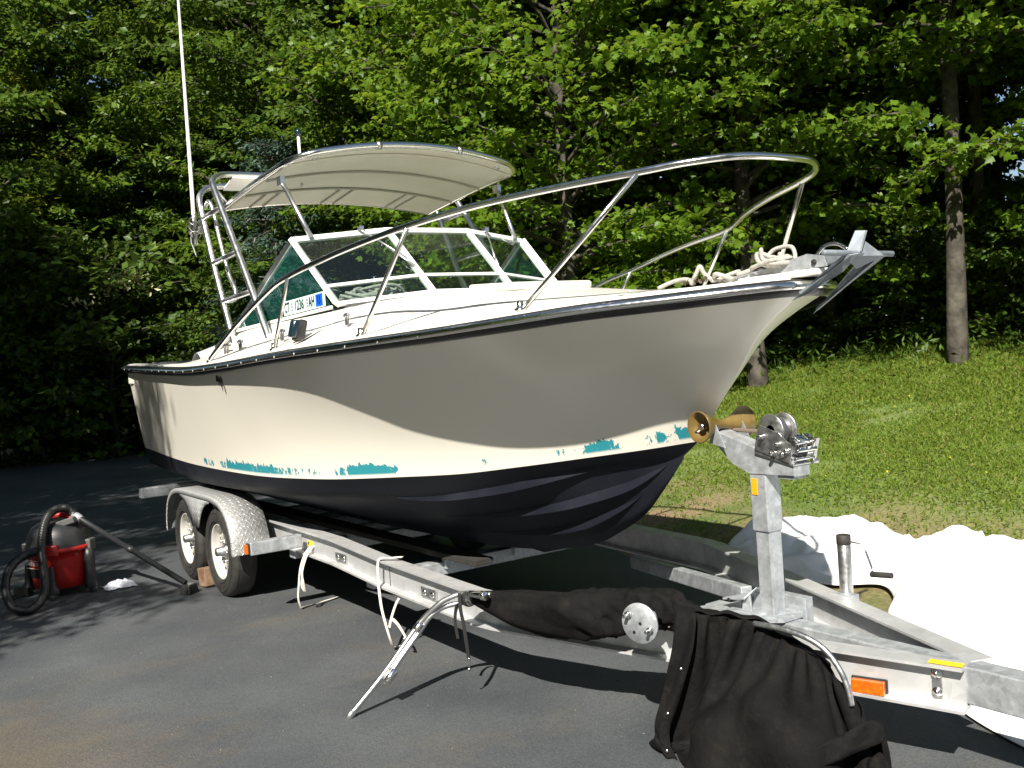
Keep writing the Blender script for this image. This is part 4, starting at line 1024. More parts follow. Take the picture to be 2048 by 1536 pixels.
# backbone, tongue and winch stand foot
for sg in (1,): crossbeam((4.20, .095 * sg, .470), (2.66, .70 * sg, .312), .06, .078, 'diagonal_brace')
crossbeam((4.06, 0, .361), (8.2, 0, .352), .102, .14, 'tongue')
b = MB()
b.slab([(4.02, -.26, .425), (4.44, -.16, .430), (4.56, -.062, .434), (4.56, .062, .434), (4.40, .22, .43), (4.20, .12, .43)], (0, 0, .010)); b.build('gusset_plate', 'galv', tr)
b = MB()
for y in (-.05, .02): b.slab([(4.30, y, .44), (4.36, y, .44), (4.35, y, .53), (4.32, y, .53)], (0, .012, 0))
b.slab([(4.20, -.07, .478), (4.34, -.07, .500), (4.37, -.02, .545), (4.36, .09, .52), (4.34, .10, .48), (4.22, .10, .478)], (0, 0, .010))
b.box((4.46, .13, .44), (.16, .05, .13)); b.build('hinge_bracket', 'galv', tr, .003)
b = MB(); b.cyl((4.245, -.071, .485), (4.245, -.076, .485), .010, 10); b.build('bolt_hole', 'ink', tr)
PX, PZ = 4.445, .435
st = MB(); st.box((PX, 0, .635), (.080, .080, .40)); st.box((PX - .002, 0, .955), (.095, .095, .27)); st.box((PX + .01, 0, .441), (.17, .14, .010))
stand = st.build('winch_stand', 'galv', tr, .005)
b = MB(); b.slab([(PX - .036, -.0475, .985), (PX - .004, -.0475, .985), (PX - .004, -.0475, 1.058), (PX - .036, -.0475, 1.058)], (0, -.004, 0)); b.build('reflector', 'reflector', stand, .001)
b = MB()
for sg in (-1, 1):
    b.slab([(4.175, .042 * sg, 1.225), (4.185, .042 * sg, 1.268), (4.655, .046 * sg, 1.135), (4.655, .046 * sg, 1.085), (4.40, .046 * sg, 1.080), (4.30, .045 * sg, 1.12)], (0, .006 * sg, 0))
b.slab([(4.185, -.042, 1.266), (4.655, -.046, 1.133), (4.655, .046, 1.133), (4.185, .042, 1.266)], (0, 0, .005))
b.box((4.655, 0, 1.105), (.006, .095, .05)); b.box((4.60, 0, 1.076), (.09, .08, .02))
arm = b.build('winch_arm', 'galv', tr)
b = MB()
for sg in (-1, 1): b.slab([(4.20, .085 * sg, 1.215), (4.30, .085 * sg, 1.195), (4.245, .085 * sg, 1.305)], (0, .006 * sg, 0))
b.box((4.24, 0, 1.215), (.05, .18, .012), Matrix.Rotation(R(14), 3, 'Y')); b.build('roller_bracket', 'galv', arm)
b = MB()
for sg in (-1, 1):
    prof = [(.022, 0), (.024, .025), (.036, .06), (.058, .11), (.073, .142), (.074, .150), (.070, .152), (.045, .105), (.022, .085), (.010, .085)]
    b.lathe(prof, (4.20, 0, 1.293), (0, sg, 0), 32)
ro = b.build('bow_roller', 'roller', arm)
b = MB(); b.cyl((4.20, -.135, 1.293), (4.20, .135, 1.293), .009, 10); b.lathe([(1e-4, -.140), (.018, -.138), (.018, -.122), (.009, -.12)], (4.20, 0, 1.293), (0, 1, 0), 6); b.tube([(4.19, -.128, 1.290), (4.155, -.13, 1.268)], .004, 6); b.build('roller_pin', 'chrome', ro)
b = MB(); b.tube([(4.46, .02, 1.26), (4.20, .06, 1.262), (4.13, .01, 1.27)], .010, 8); b.build('winch_strap', mat('winch_rope', (.12, .09, .07), .9), arm)
def build_winch():
    rot = Matrix.Rotation(R(15.5), 3, 'Y'); o = Vector((4.545, 0, 1.172))
    def L(x, y, z): return o + rot @ Vector((x, y, z))
    b = MB()
    for y in (-.062, .048):
        b.slab([L(-.095, y, -.012), L(.105, y, -.012), L(.105, y, .070), L(.055, y, .090), L(.02, y, .105), L(-.095, y, .110), L(-.10, y, .06)], rot @ Vector((0, .005, 0)))
    b.slab([L(-.095, -.062, -.012), L(.125, -.062, -.012), L(.125, .053, -.012), L(-.095, .053, -.012)], rot @ Vector((0, 0, .006)))
    w = b.build('winch', 'steel', arm, .001)
    b = MB(); c = L(-.035, 0, .098)
    for y0 in (-.050, .034): b.lathe([(1e-4, 0), (.070, 0), (.073, .003), (.073, .009), (.068, .012), (1e-4, .012)], c + Vector((0, y0, 0)), (0, 1, 0), 32)
    b.cyl(c + Vector((0, -.05, 0)), c + Vector((0, .045, 0)), .026, 16); b.build('spool', 'steel', w)
    b = MB(); b.lathe([(.027, -.036), (.052, -.034), (.055, 0), (.052, .030), (.027, .032)], c, (0, 1, 0), 20); b.build('wound_cable', 'dark_steel', w)
    g = MB()
    def gear(cc, r, wd, teeth):
        pr = []
        for k in range(teeth * 2):
            a = math.pi * k / teeth; rr_ = r if k % 2 else r * .86
            pr.append((rr_ * math.cos(a), rr_ * math.sin(a)))
        g.slab([Vector(cc) + rot @ Vector((x, 0, z)) for x, z in pr], rot @ Vector((0, wd, 0)))
    gear(L(.075, .060, .055), .052, .012, 20); gear(L(.085, -.03, .085), .024, .05, 11); gear(L(.098, .02, .035), .030, .035, 13)
    g.build('gear', 'chrome', w)
    for (x, z, ln) in ((-.06, .065, .030), (.035, .060, .026), (.02, .015, .034), (.085, .045, .02), (.06, .02, .012)):
        k = MB(); k.cyl(L(x, -.060, z), L(x, -.064 - ln, z), .0095, 10); k.lathe([(1e-4, 0), (.015, 0), (.015, .008), (1e-4, .009)], L(x, -.062, z), rot @ Vector((0, -1, 0)), 6); k.build('bolt', 'chrome', w)
    for a, c_, r_ in ((L(.11, -.05, .085), L(.11, .07, .085), .008), (L(.125, -.05, .055), L(.125, .07, .055), .008), (L(.12, -.05, .015), L(.12, .07, .015), .008), (L(.09, -.04, .1), L(.12, .02, .09), .010), (L(.11, .055, .02), L(.12, .055, .095), .010), (L(.118, -.03, .055), L(.118, .075, .055), .012)):
        k = MB(); k.cyl(a, c_, r_, 10); k.build('shaft', 'chrome', w)
    h = MB(); h.bar(L(.118, .075, .0), L(.118, .075, .10), .02, .012); h.cyl(L(.12, .066, -.005), L(.12, .10, -.005), .012, 10); h.build('ratchet_lever', 'steel', w)
build_winch()
# swing jack on the far rail
b = MB(); b.cyl((4.50, .44, .30), (4.50, .44, .70), .031, 20); b.cyl((4.50, .44, .02), (4.50, .44, .32), .024, 16)
jk = b.build('trailer_jack', 'steel', tr)
b = MB(); b.cyl((4.50, .44, .69), (4.50, .44, .735), .033, 20); b.build('jack_cap', 'rubber', jk)
b = MB(); b.tube([(4.50, .44, .70), (4.535, .43, .71), (4.60, .45, .70), (4.64, .45, .60), (4.645, .45, .575)], .005, 6); b.tube([(4.64, .45, .57), (4.74, .45, .575)], .006, 6); b.build('crank_arm', 'chrome', jk)
b = MB(); b.cyl((4.635, .45, .566), (4.745, .45, .576), .0135, 12); b.build('crank_grip', 'rubber', jk)
b = MB(); b.box((4.52, .415, .42), (.09, .06, .09)); b.lathe([(1e-4, 0), (.06, 0), (.05, .02), (1e-4, .03)], (4.50, .44, .01), (0, 0, 1), 16); b.build('jack_bracket', 'galv', jk)
# round plate of the spare wheel carrier on the near rail
c = Vector((4.332, -.686, .520))
b = MB(); b.lathe([(1e-4, .006), (.084, .006), (.087, .003), (.087, -.003), (1e-4, -.003)], c, NR, 40); b.cyl(c - NR * .002, c - NR * .22, .028, 14); sp = b.build('spare_carrier_plate', 'galv', tr)
xx = Vector((2.12, .73, 0)).normalized()
for (u, v) in ((-.050, .035), (.052, -.022)):
    b = MB(); q = c + xx * u + Vector((0, 0, v)); b.cyl(q + NR * .004, q + NR * .048, .008, 10); b.lathe([(.009, 0), (.017, 0), (.017, .010), (.012, .016), (.009, .016)], q + NR * .006, NR, 6); b.build('stud', 'chrome', sp)
for (u, v) in ((.004, .0), (-.028, -.040)): b = MB(); b.lathe([(1e-4, .0068), (.0075, .0068)], c + xx * u + Vector((0, 0, v)), NR, 12); b.build('bolt_hole', 'ink', sp)

# wheels
def make_wheel(x, sg):
    rt = Vector((x, 1.05 * sg, .345)); ax = (0, sg, 0)
    prof = [(.205, .075), (.222, .093), (.255, .102), (.295, .100), (.322, .090), (.338, .075), (.3445, .050), (.345, .0), (.3445, -.050), (.338, -.075), (.322, -.090), (.255, -.102), (.205, -.075)]
    b = MB(); b.lathe(prof, rt, ax, 48)
    for h in (-.052, -.017, .017, .052): b.lathe([(.3452, h - .004), (.3385, h), (.3452, h + .004)], rt, ax, 48)
    for r_ in (.30, .268, .236): b.lathe([(r_ - .003, .100), (r_, .1045), (r_ + .003, .100)], rt, ax, 40)
    t = b.build('wheel', 'rubber', tr); t['label'] = 'wheel with black tyre and off white steel rim'
    b = MB(); b.lathe([(.212, .080), (.210, .088), (.202, .086), (.196, .070), (.186, .030), (.178, .022), (.150, .030), (.118, .050), (.100, .048), (.088, .040), (.062, .040), (.060, .046)], rt, ax, 48)
    r_ = b.build('rim', 'rim', t)
    h = MB()
    for k in range(8):
        a = 2 * math.pi * k / 8 + .3; p = rt + Vector((math.cos(a) * .160, .029 * sg, math.sin(a) * .160)); h.lathe([(1e-4, .003), (.014, .003), (.015, .0)], p, ax, 10)
    h.build('vent_hole', 'ink', r_)
    h = MB(); h.lathe([(.058, .036), (.056, .052), (.036, .058), (.034, .110), (.028, .118), (1e-4, .120)], rt, ax, 20)
    for k in range(6):
        a = 2 * math.pi * k / 6; p = rt + Vector((math.cos(a) * .082, .040 * sg, math.sin(a) * .082)); h.lathe([(.012, 0), (.012, .018), (.007, .028), (1e-4, .03)], p, ax, 6)
    h.build('hub', 'steel', r_)
for sg in (-1, 1):
    for x in (0, -.87): make_wheel(x, sg)
# tread plate fenders
def tread_mat():
    m = mat('tread_plate', (.60, .61, .61), .34, .55, col2=(.50, .51, .51), scale=14, rough2=.42)
    n = m.node_tree.nodes; l = m.node_tree.links; p = n['Principled BSDF']
    uv = n.new('ShaderNodeUVMap'); uv.uv_map = 'UVMap'
    sx = n.new('ShaderNodeSeparateXYZ')
    mp = n.new('ShaderNodeMapping'); mp.inputs['Rotation'].default_value = (0, 0, R(45)); mp.inputs['Scale'].default_value = (26, 26, 26)
    l.new(uv.outputs[0], mp.inputs['Vector']); l.new(mp.outputs[0], sx.inputs[0])
    def mth(op, a, b_=None):
        k = n.new('ShaderNodeMath'); k.operation = op
        for i, v in enumerate((a, b_)):
            if v is None: continue
            if isinstance(v, (int, float)): k.inputs[i].default_value = v
            else: l.new(v, k.inputs[i])
        return k.outputs[0]
    fx, fy = mth('FRACT', sx.outputs['X']), mth('FRACT', sx.outputs['Y'])
    par = mth('MODULO', mth('ADD', mth('FLOOR', sx.outputs['X']), mth('FLOOR', sx.outputs['Y'])), 2.0); par = mth('ABSOLUTE', par)
    cx, cy = mth('ABSOLUTE', mth('SUBTRACT', fx, .5)), mth('ABSOLUTE', mth('SUBTRACT', fy, .5))
    def lens(a, b_): return mth('SUBTRACT', 1.0, mth('ADD', mth('POWER', mth('MULTIPLY', a, 2.0), 2.0), mth('POWER', mth('MULTIPLY', b_, 6.5), 2.0)))
    h = mth('MAXIMUM', mth('ADD', mth('MULTIPLY', lens(cx, cy), par), mth('MULTIPLY', lens(cy, cx), mth('SUBTRACT', 1.0, par))), 0.0)
    h = mth('MINIMUM', h, .55)
    bp = n.new('ShaderNodeBump'); bp.inputs['Strength'].default_value = 1.0; bp.inputs['Distance'].default_value = .006
    l.new(h, bp.inputs['Height']); l.new(bp.outputs[0], p.inputs['Normal'])
    return m
MT['tread'] = tread_mat()
def make_fender(sg):
    pr = spline([(.47, .375), (.455, .50), (.37, .645), (.22, .735), (.02, .768), (-.2, .772), (-.67, .772), (-.90, .768), (-1.09, .735), (-1.24, .645), (-1.32, .50), (-1.335, .375)], 5)
    y0, y1 = 1.185, .905
    me = bpy.data.meshes.new('fender'); bm = bmesh.new(); uvl = bm.loops.layers.uv.new('UVMap')
    acc = [0]
    for a, c_ in zip(pr, pr[1:]): acc.append(acc[-1] + (Vector(a) - Vector(c_)).length)
    def quad(vs, uvs):
        f = bm.faces.new([bm.verts.new(v) for v in vs]); f.smooth = True
        for lp, q in zip(f.loops, uvs): lp[uvl].uv = q
    sec = [(y1, 0), (y0 - .012, 0), (y0 - .003, -.004), (y0, -.014), (y0, -.040)]
    cen = Vector((-.435, .40))
    def off(i, d):
        p = Vector(pr[i]); a = Vector(pr[max(i - 1, 0)]); c_ = Vector(pr[min(i + 1, len(pr) - 1)]); t = (c_ - a).normalized(); nn = Vector((t.y, -t.x))
        if nn.dot(cen - p) < 0: nn = -nn
        return p + nn * (-d)
    for i in range(len(pr) - 1):
        for j in range(len(sec) - 1):
            a, b_ = sec[j], sec[j + 1]; q = [off(i, a[1]), off(i, b_[1]), off(i + 1, b_[1]), off(i + 1, a[1])]
            yy = [a[0], b_[0], b_[0], a[0]]
            quad([Vector((v.x, y * sg, v.y)) for v, y in zip(q, yy)], [(acc[i], a[0] + a[1]), (acc[i], b_[0] + b_[1]), (acc[i + 1], b_[0] + b_[1]), (acc[i + 1], a[0] + a[1])])
    # skirt between the two wheel arches
    xs = np.linspace(-.03, -.84, 19)
    def low(x):
        d = min(abs(x), abs(x + .87)); rr_ = .372
        return max(.345 + math.sqrt(max(rr_**2 - d**2, 0)), .50)
    for a, c_ in zip(xs, xs[1:]):
        quad([Vector((a, (y0 - .002) * sg, .745)), Vector((c_, (y0 - .002) * sg, .745)), Vector((c_, (y0 - .002) * sg, min(low(c_), .744))), Vector((a, (y0 - .002) * sg, min(low(a), .744)))], [(a, .745), (c_, .745), (c_, low(c_)), (a, low(a))])
    bmesh.ops.remove_doubles(bm, verts=bm.verts, dist=1e-4); bmesh.ops.recalc_face_normals(bm, faces=bm.faces)
    bm.to_mesh(me); bm.free(); me.materials.append(MT['tread'])
    o = bpy.data.objects.new('fender', me); COL.objects.link(o); o.parent = tr; o.location = -Vector(tr['_w'])
    s = o.modifiers.new('thick', 'SOLIDIFY'); s.thickness = .004; s.offset = 0
    o['label'] = 'double wheel fender of silver tread plate'
for sg in (-1, 1): make_fender(sg)

# ------------------------------------------------------------------ straps, folded canopy, black canvas
def ribbon(mb, pts, w, wd, n=6):
    P = spline(pts, n); wd = Vector(wd).normalized() * w / 2; rows = []
    for i, p in enumerate(P):
        d = (P[min(i + 1, len(P) - 1)] - P[max(i - 1, 0)]).normalized(); k = wd - d * wd.dot(d)
        k = k.normalized() * w / 2 if k.length > 1e-4 else Vector((0, w / 2, 0)); nn = d.cross(k).normalized() * .0012
        rows.append([p - k + nn, p + k + nn, p + k - nn, p - k - nn, p - k + nn])
    mb.grid(rows, smooth=False); return mb
b = MB(); ribbon(b, [(1.04, -.80, .47), (1.05, -.862, .43), (1.00, -.89, .32), (.97, -.90, .20), (.925, -.895, .10), (.895, -.87, .025), (.86, -.84, .012), (.80, -.66, .010), (.76, -.52, .010)], .018, (1, .3, 0))
ribbon(b, [(1.06, -.80, .47), (1.08, -.865, .42), (1.05, -.90, .30), (1.06, -.90, .22), (1.035, -.885, .165), (1.02, -.90, .20), (1.03, -.89, .28)], .017, (1, .4, 0))
tag(b.build('tie_strap', 'strap'), 'white strap dangling from the rail beside the fender and trailing on the asphalt', 'strap')
b = MB(); ribbon(b, [(2.30, -.755, .545), (2.24, -.80, .540), (2.19, -.858, .530), (2.185, -.868, .40), (2.20, -.875, .36), (2.26, -.895, .26), (2.32, -.90, .155), (2.325, -.885, .085), (2.28, -.85, .030), (2.24, -.80, .012), (2.23, -.76, .010)], .020, (1, .2, 0))
ribbon(b, [(2.36, -.80, .355), (2.365, -.85, .30), (2.355, -.885, .215), (2.345, -.895, .165), (2.37, -.89, .215), (2.42, -.885, .205), (2.47, -.88, .170), (2.50, -.87, .125), (2.46, -.86, .12)], .018, (1, .2, 0))
tag(b.build('tie_strap', 'strap'), 'white strap wrapped round the middle of the near rail with its ends hanging', 'strap')

fc = empty('folded_canopy', (3.33, -.93, .4), 'folded canopy of two bent aluminium poles and rolled black canvas leaning on the rail', 'canopy')
b = MB(); b.tube(spline([(3.119, -1.512, .012), (3.133, -1.32, .178), (3.163, -1.13, .382), (3.226, -1.05, .476), (3.268, -1.0, .512), (3.335, -.94, .535), (3.5, -.90, .545)], 8), .0135, 12)
b.lathe([(1e-4, -.012), (.018, -.01), (.018, .03), (.0135, .035)], (3.119, -1.512, .012), (.014, .19, .166), 10); p1 = b.build('pole', 'alu', fc)
b = MB(); b.tube(spline([(3.150, -1.315, .150), (3.158, -1.24, .235), (3.166, -1.125, .350), (3.195, -1.07, .424), (3.235, -1.0, .466), (3.33, -.915, .484), (3.5, -.88, .49)], 8), .0125, 12); b.build('pole', 'alu', fc)
b = MB(); b.cyl((3.155, -1.32, .145), (3.158, -1.27, .19), .021, 12); b.build('sliding_clamp', 'chrome', p1)
b = MB(); b.cyl((3.163, -1.145, .36), (3.168, -1.115, .39), .021, 12); b.build('sliding_clamp', 'chrome', p1)
b = MB()
b.cyl((3.40, -.955, .545), (3.50, -.95, .552), .017, 10); b.cyl((3.50, -.95, .552), (3.53, -.95, .554), .022, 10); b.build('pole_end_fitting', 'chrome', fc)
def canvas_roll():
    cen = spline([(3.341, -.911, .514), (3.503, -.862, .498), (3.672, -.80, .491), (3.824, -.737, .485), (3.971, -.673, .493), (4.07, -.612, .510), (4.176, -.550, .533), (4.302, -.517, .545), (4.406, -.512, .535), (4.475, -.50, .49)], 12)
    rad = interp([0, .1, .22, .38, .54, .64, .76, .88, 1], [.028, .060, .088, .098, .092, .076, .070, .066, .050]); N = len(cen); n = 40; rows = []
    for i, p in enumerate(cen):
        u = i / (N - 1); d = (cen[min(i + 1, N - 1)] - cen[max(i - 1, 0)]).normalized(); sd = d.cross(Vector((0, 0, 1))).normalized(); up = sd.cross(d); r_ = rad(u); row = []
        for k in range(n + 1):
            a = 2 * math.pi * (k % n) / n; ca, sa = math.cos(a), math.sin(a)
            cr = 1 - abs(fnoise(u * 17 + sa * 1.3, ca * 1.6, sa * 1.6 + 4)) * 2.4           # sharp gathered creases
            sp = (1 - abs(math.sin(1.5 * a + 7.5 * u + .9 * fnoise(u * 4, 0, 3))))**2           # long wrap folds
            f = .93 + .20 * fnoise(u * 5 + 2 * ca, 2 * sa, 1) + .16 * sp * min(1, u * 4) + .42 * max(0, u - .33)**.5 * cr * (1 if u > .33 else 0) + .05 * (1 - abs(fnoise(u * 7, ca * 2, sa * 2 + 9)) * 3)
            row.append(p + (sd * math.cos(a) * .85 + up * math.sin(a) * (1.0 if math.sin(a) > 0 else 1.12)) * r_ * f)
        rows.append(row)
    b = MB(); b.grid(rows); b.poly(rows[0][:-1]); b.poly(rows[-1][:-1]); c_ = b.build('rolled_canvas', 'canvas', fc)
    # dried leaves caught in the folds, and a few snaps
    rr = random.Random(4); lf = MB()
    for k in range(34):
        i = rr.randrange(int(N * .48), int(N * .86)); a = rr.uniform(.2, 2.6); q = Vector(rows[i][int(n * (a + math.pi * 1.0) / (2 * math.pi)) % n]); q += (q - cen[i]).normalized() * .004
        s_ = rr.uniform(.004, .011); v = [q + Vector((rr.uniform(-s_, s_), rr.uniform(-s_, s_), rr.uniform(-s_, s_))) for _ in range(3)]; lf.add(v, [(0, 1, 2)], False)
    o = lf.build('dry_leaf_bits', mat('dry_leaf', (.35, .22, .12), .9, col2=(.5, .42, .33), scale=50), c_); o['kind'] = 'stuff'
canvas_roll()
b = MB(); ribbon(b, [(3.345, -.985, .545), (3.352, -.990, .47), (3.362, -.985, .40), (3.366, -.98, .32), (3.355, -.965, .22)], .022, (1, .3, 0)); ribbon(b, [(3.33, -.985, .49), (3.28, -.975, .45), (3.255, -.97, .38), (3.262, -.965, .30)], .018, (1, .3, 0))
b.lathe([(.036, -.020), (.040, 0), (.036, .020)], (3.345, -.935, .508), (1, .1, .1), 14)
s_ = b.build('black_strap', 'bstrap', fc)
b = MB(); b.tube(spline([(3.355, -.965, .225), (3.352, -.962, .20), (3.345, -.960, .18), (3.335, -.955, .165)], 4), .005, 6); b.lathe([(.004, -.004), (.010, 0), (.004, .004)], (3.335, -.955, .16), (1, 0, 0), 8); b.build('strap_hook', 'chrome', s_)

def cloth_drape(nu, nv, top, bot, nrm):
    """small position-based cloth: a sheet too wide and too long for its edges settles into real folds"""
    top = np.array([tuple(p) for p in top]); bot = np.array([tuple(p) for p in bot]); nn = np.array(tuple(nrm))
    r = np.random.default_rng(6)
    U = np.linspace(0, 1, nu + 1); V = np.linspace(0, 1, nv + 1)
    wave = .016 * np.sin(U * 31 + 1.5 * np.sin(U * 7)) + .010 * np.sin(U * 57 + 2); wb = .05 * np.sin(U * 19 + 1.0) + .03 * np.sin(U * 41)
    top = top + nn * wave[:, None]; bot = bot + nn * wb[:, None]; bot[:, 2] = np.maximum(bot[:, 2], .012)
    P = top[:, None, :] * (1 - V)[None, :, None] + bot[:, None, :] * V[None, :, None]
    P = P + nn * (.05 * np.sin(math.pi * V))[None, :, None] + r.normal(0, .006, P.shape)
    P[:, 0] = top; P[:, -1] = bot
    lu = np.linalg.norm(np.diff(bot, axis=0), axis=1).sum() * 1.20 / nu
    lv = np.linalg.norm(bot - top, axis=1).mean() * 1.30 / nv
    w = np.ones(P.shape[:2]); w[:, 0] = 0; w[:, -1] = 0
    Q = P.copy(); dt = .012
    rail_p = np.array([3.3, -.83, 0]); rail_n = np.array([.3256, -.9455, 0])
    balls = ((4.72, -.60, .10, .15), (5.02, -.52, .12, .15), (4.90, -.56, .26, .10))
    def solve(a, b, wa, wb_, L, k):
        d = b - a; n = np.linalg.norm(d, axis=2, keepdims=True) + 1e-9; ws = wa + wb_ + 1e-9
        c = d * ((n - L) / n) * (k / ws)[..., None]
        a += c * wa[..., None]; b -= c * wb_[..., None]
    for it in range(170):
        vel = (P - Q) * .965; vel[..., 2] -= 9.8 * dt * dt; Q = P.copy(); P = P + vel * w[..., None]
        for k in range(10):
            for o in (0, 1):
                solve(P[o:-1:2], P[o + 1::2], w[o:-1:2], w[o + 1::2], lu, 1.0)
                solve(P[:, o:-1:2], P[:, o + 1::2], w[:, o:-1:2], w[:, o + 1::2], lv, 1.0)
            dl = math.hypot(lu, lv)
            for oi in (0, 1):
                solve(P[oi:-1:2, :-1], P[oi + 1::2, 1:], w[oi:-1:2, :-1], w[oi + 1::2, 1:], dl, .25)
                solve(P[oi:-1:2, 1:], P[oi + 1::2, :-1], w[oi:-1:2, 1:], w[oi + 1::2, :-1], dl, .25)
            for oi in (0, 1, 2, 3):
                A_, B_ = P[oi:-3:4], P[oi + 3::4]; m = min(len(A_), len(B_)); solve(A_[:m], B_[:m], w[oi:-3:4][:m], w[oi + 3::4][:m], lu * 3, .06)
                A_, B_ = P[:, oi:-3:4], P[:, oi + 3::4]; m = min(A_.shape[1], B_.shape[1]); solve(A_[:, :m], B_[:, :m], w[:, oi:-3:4][:, :m], w[:, oi + 3::4][:, :m], lv * 3, .06)
            sd = (P - rail_p) @ rail_n; push = np.clip(.06 - sd, 0, None) * w; P += rail_n * push[..., None]
            for bx, by, bz, br in balls:
                d = P - np.array([bx, by, bz]); n = np.linalg.norm(d, axis=2) + 1e-9; pu = np.clip(br - n, 0, None) * w; P += d / n[..., None] * pu[..., None]
            under = P[..., 2] < .012
            P[..., 2] = np.where(under, .012, P[..., 2]); Q[under] = P[under] * .6 + Q[under] * .4
    mb = MB(); mb.grid([[tuple(P[i, j]) for j in range(nv + 1)] for i in range(nu + 1)])
    return mb
def black_cover():
    cv = empty('black_canvas_cover', (4.7, -.5, 0), 'crumpled black canvas cover with snaps draped over the rail down to the asphalt', 'canvas')
    T = [(4.485, -.528, .559), (4.587, -.471, .550), (4.717, -.406, .540), (4.859, -.367, .478), (4.977, -.340, .425), (5.071, -.318, .345), (5.143, -.305, .245), (5.218, -.30, .172)]
    B = [(4.415, -.655, .09), (4.49, -.70, .014), (4.743, -.79, .012), (4.961, -.80, .012), (5.096, -.74, .014), (5.14, -.60, .03), (5.18, -.45, .075), (5.232, -.33, .150)]
    nu, nv = 88, 60
    Ts, Bs = spline(T, 20), spline(B, 20)
    def at(L, u):
        x = u * (len(L) - 1); i = min(int(x), len(L) - 2); return L[i].lerp(L[i + 1], x - i)
    nrm = Vector((.36, -.93, .08)).normalized()
    sh = cloth_drape(nu, nv, [at(Ts, i / nu) for i in range(nu + 1)], [at(Bs, i / nu) for i in range(nu + 1)], nrm).build('cover_sheet', 'canvas', cv)
    m_ = sh.modifiers.new('smooth', 'SUBSURF'); m_.levels = 1; m_.render_levels = 1
    m_ = sh.modifiers.new('thick', 'SOLIDIFY'); m_.thickness = .003
    # top fold lying back over the rail
    b = MB(); rr_ = []
    for i in range(61):
        u = i / 60; a = at(Ts, u * .62); row = []
        for j in range(9):
            v = j / 8; q = a + Vector((-.30, .42, 0)).normalized() * (.24 * v) * (1 - .2 * u) + Vector((0, 0, .012 - .10 * v * v + .016 * fnoise(u * 9, v * 4, 6)))
            row.append(q)
        rr_.append(row)
    b.grid(rr_); o = b.build('cover_fold', 'canvas', cv); o.modifiers.new('thick', 'SOLIDIFY').thickness = .003
    # hem flap along the left side with snap buttons
    fl = spline([(4.44, -.53, .585), (4.500, -.575, .565), (4.512, -.608, .447), (4.492, -.640, .324), (4.470, -.668, .222), (4.446, -.700, .118), (4.466, -.715, .050), (4.51, -.72, .012)], 7); rows = []
    for i, p in enumerate(fl):
        u = i / (len(fl) - 1); w = .105 * (1 - .45 * u); x = Vector((.90, .31, -.10)).normalized()
        rows.append([p + x * (w * (k / 6 - .5)) + nrm * (.010 * math.sin(k * 1.1 + u * 6) + .008) for k in range(7)])
    b = MB(); b.grid(rows); o = b.build('hem_flap', 'canvas', cv); o.modifiers.new('thick', 'SOLIDIFY').thickness = .005
    for i in (19, 31, 44):
        p = fl[i] + Vector((.015, .005, 0)) + nrm * .020
        k = MB(); k.lathe([(1e-4, .004), (.006, .003), (.0075, 0)], p, nrm, 12); k.build('snap_button', 'chrome', o)
    # stitched hem band flaring at the lower right corner
    ha = spline([(5.075, -.621, .153), (5.139, -.556, .20), (5.188, -.476, .238), (5.229, -.399, .274), (5.262, -.36, .262)], 6)
    hb = spline([(5.09, -.630, .085), (5.150, -.571, .130), (5.205, -.49, .160), (5.255, -.41, .190), (5.285, -.375, .215)], 6)
    b = MB(); b.grid([[a.lerp(c_, k / 5) + nrm * (.012 * math.sin(k * .6 + i * .5) + .010) for k in range(6)] for i, (a, c_) in enumerate(zip(ha, hb))]); o = b.build('hem_band', 'canvas', cv); o.modifiers.new('thick', 'SOLIDIFY').thickness = .004
    # curved frame tube showing on the right, and its lower end
    k = MB(); k.tube(spline([(4.742, -.439, .545), (4.852, -.412, .540), (4.954, -.388, .522), (5.029, -.367, .482), (5.083, -.354, .414), (5.112, -.349, .344), (5.123, -.350, .286)], 7), .0115, 10); k.build('frame_tube', 'steel', cv)
    for a, c_ in (((5.075, -.66, .012), (5.115, -.585, .085)), ((5.105, -.675, .012), (5.125, -.60, .08))): k = MB(); k.tube([a, c_], .012, 10); k.build('frame_tube', 'steel', cv)
black_cover()

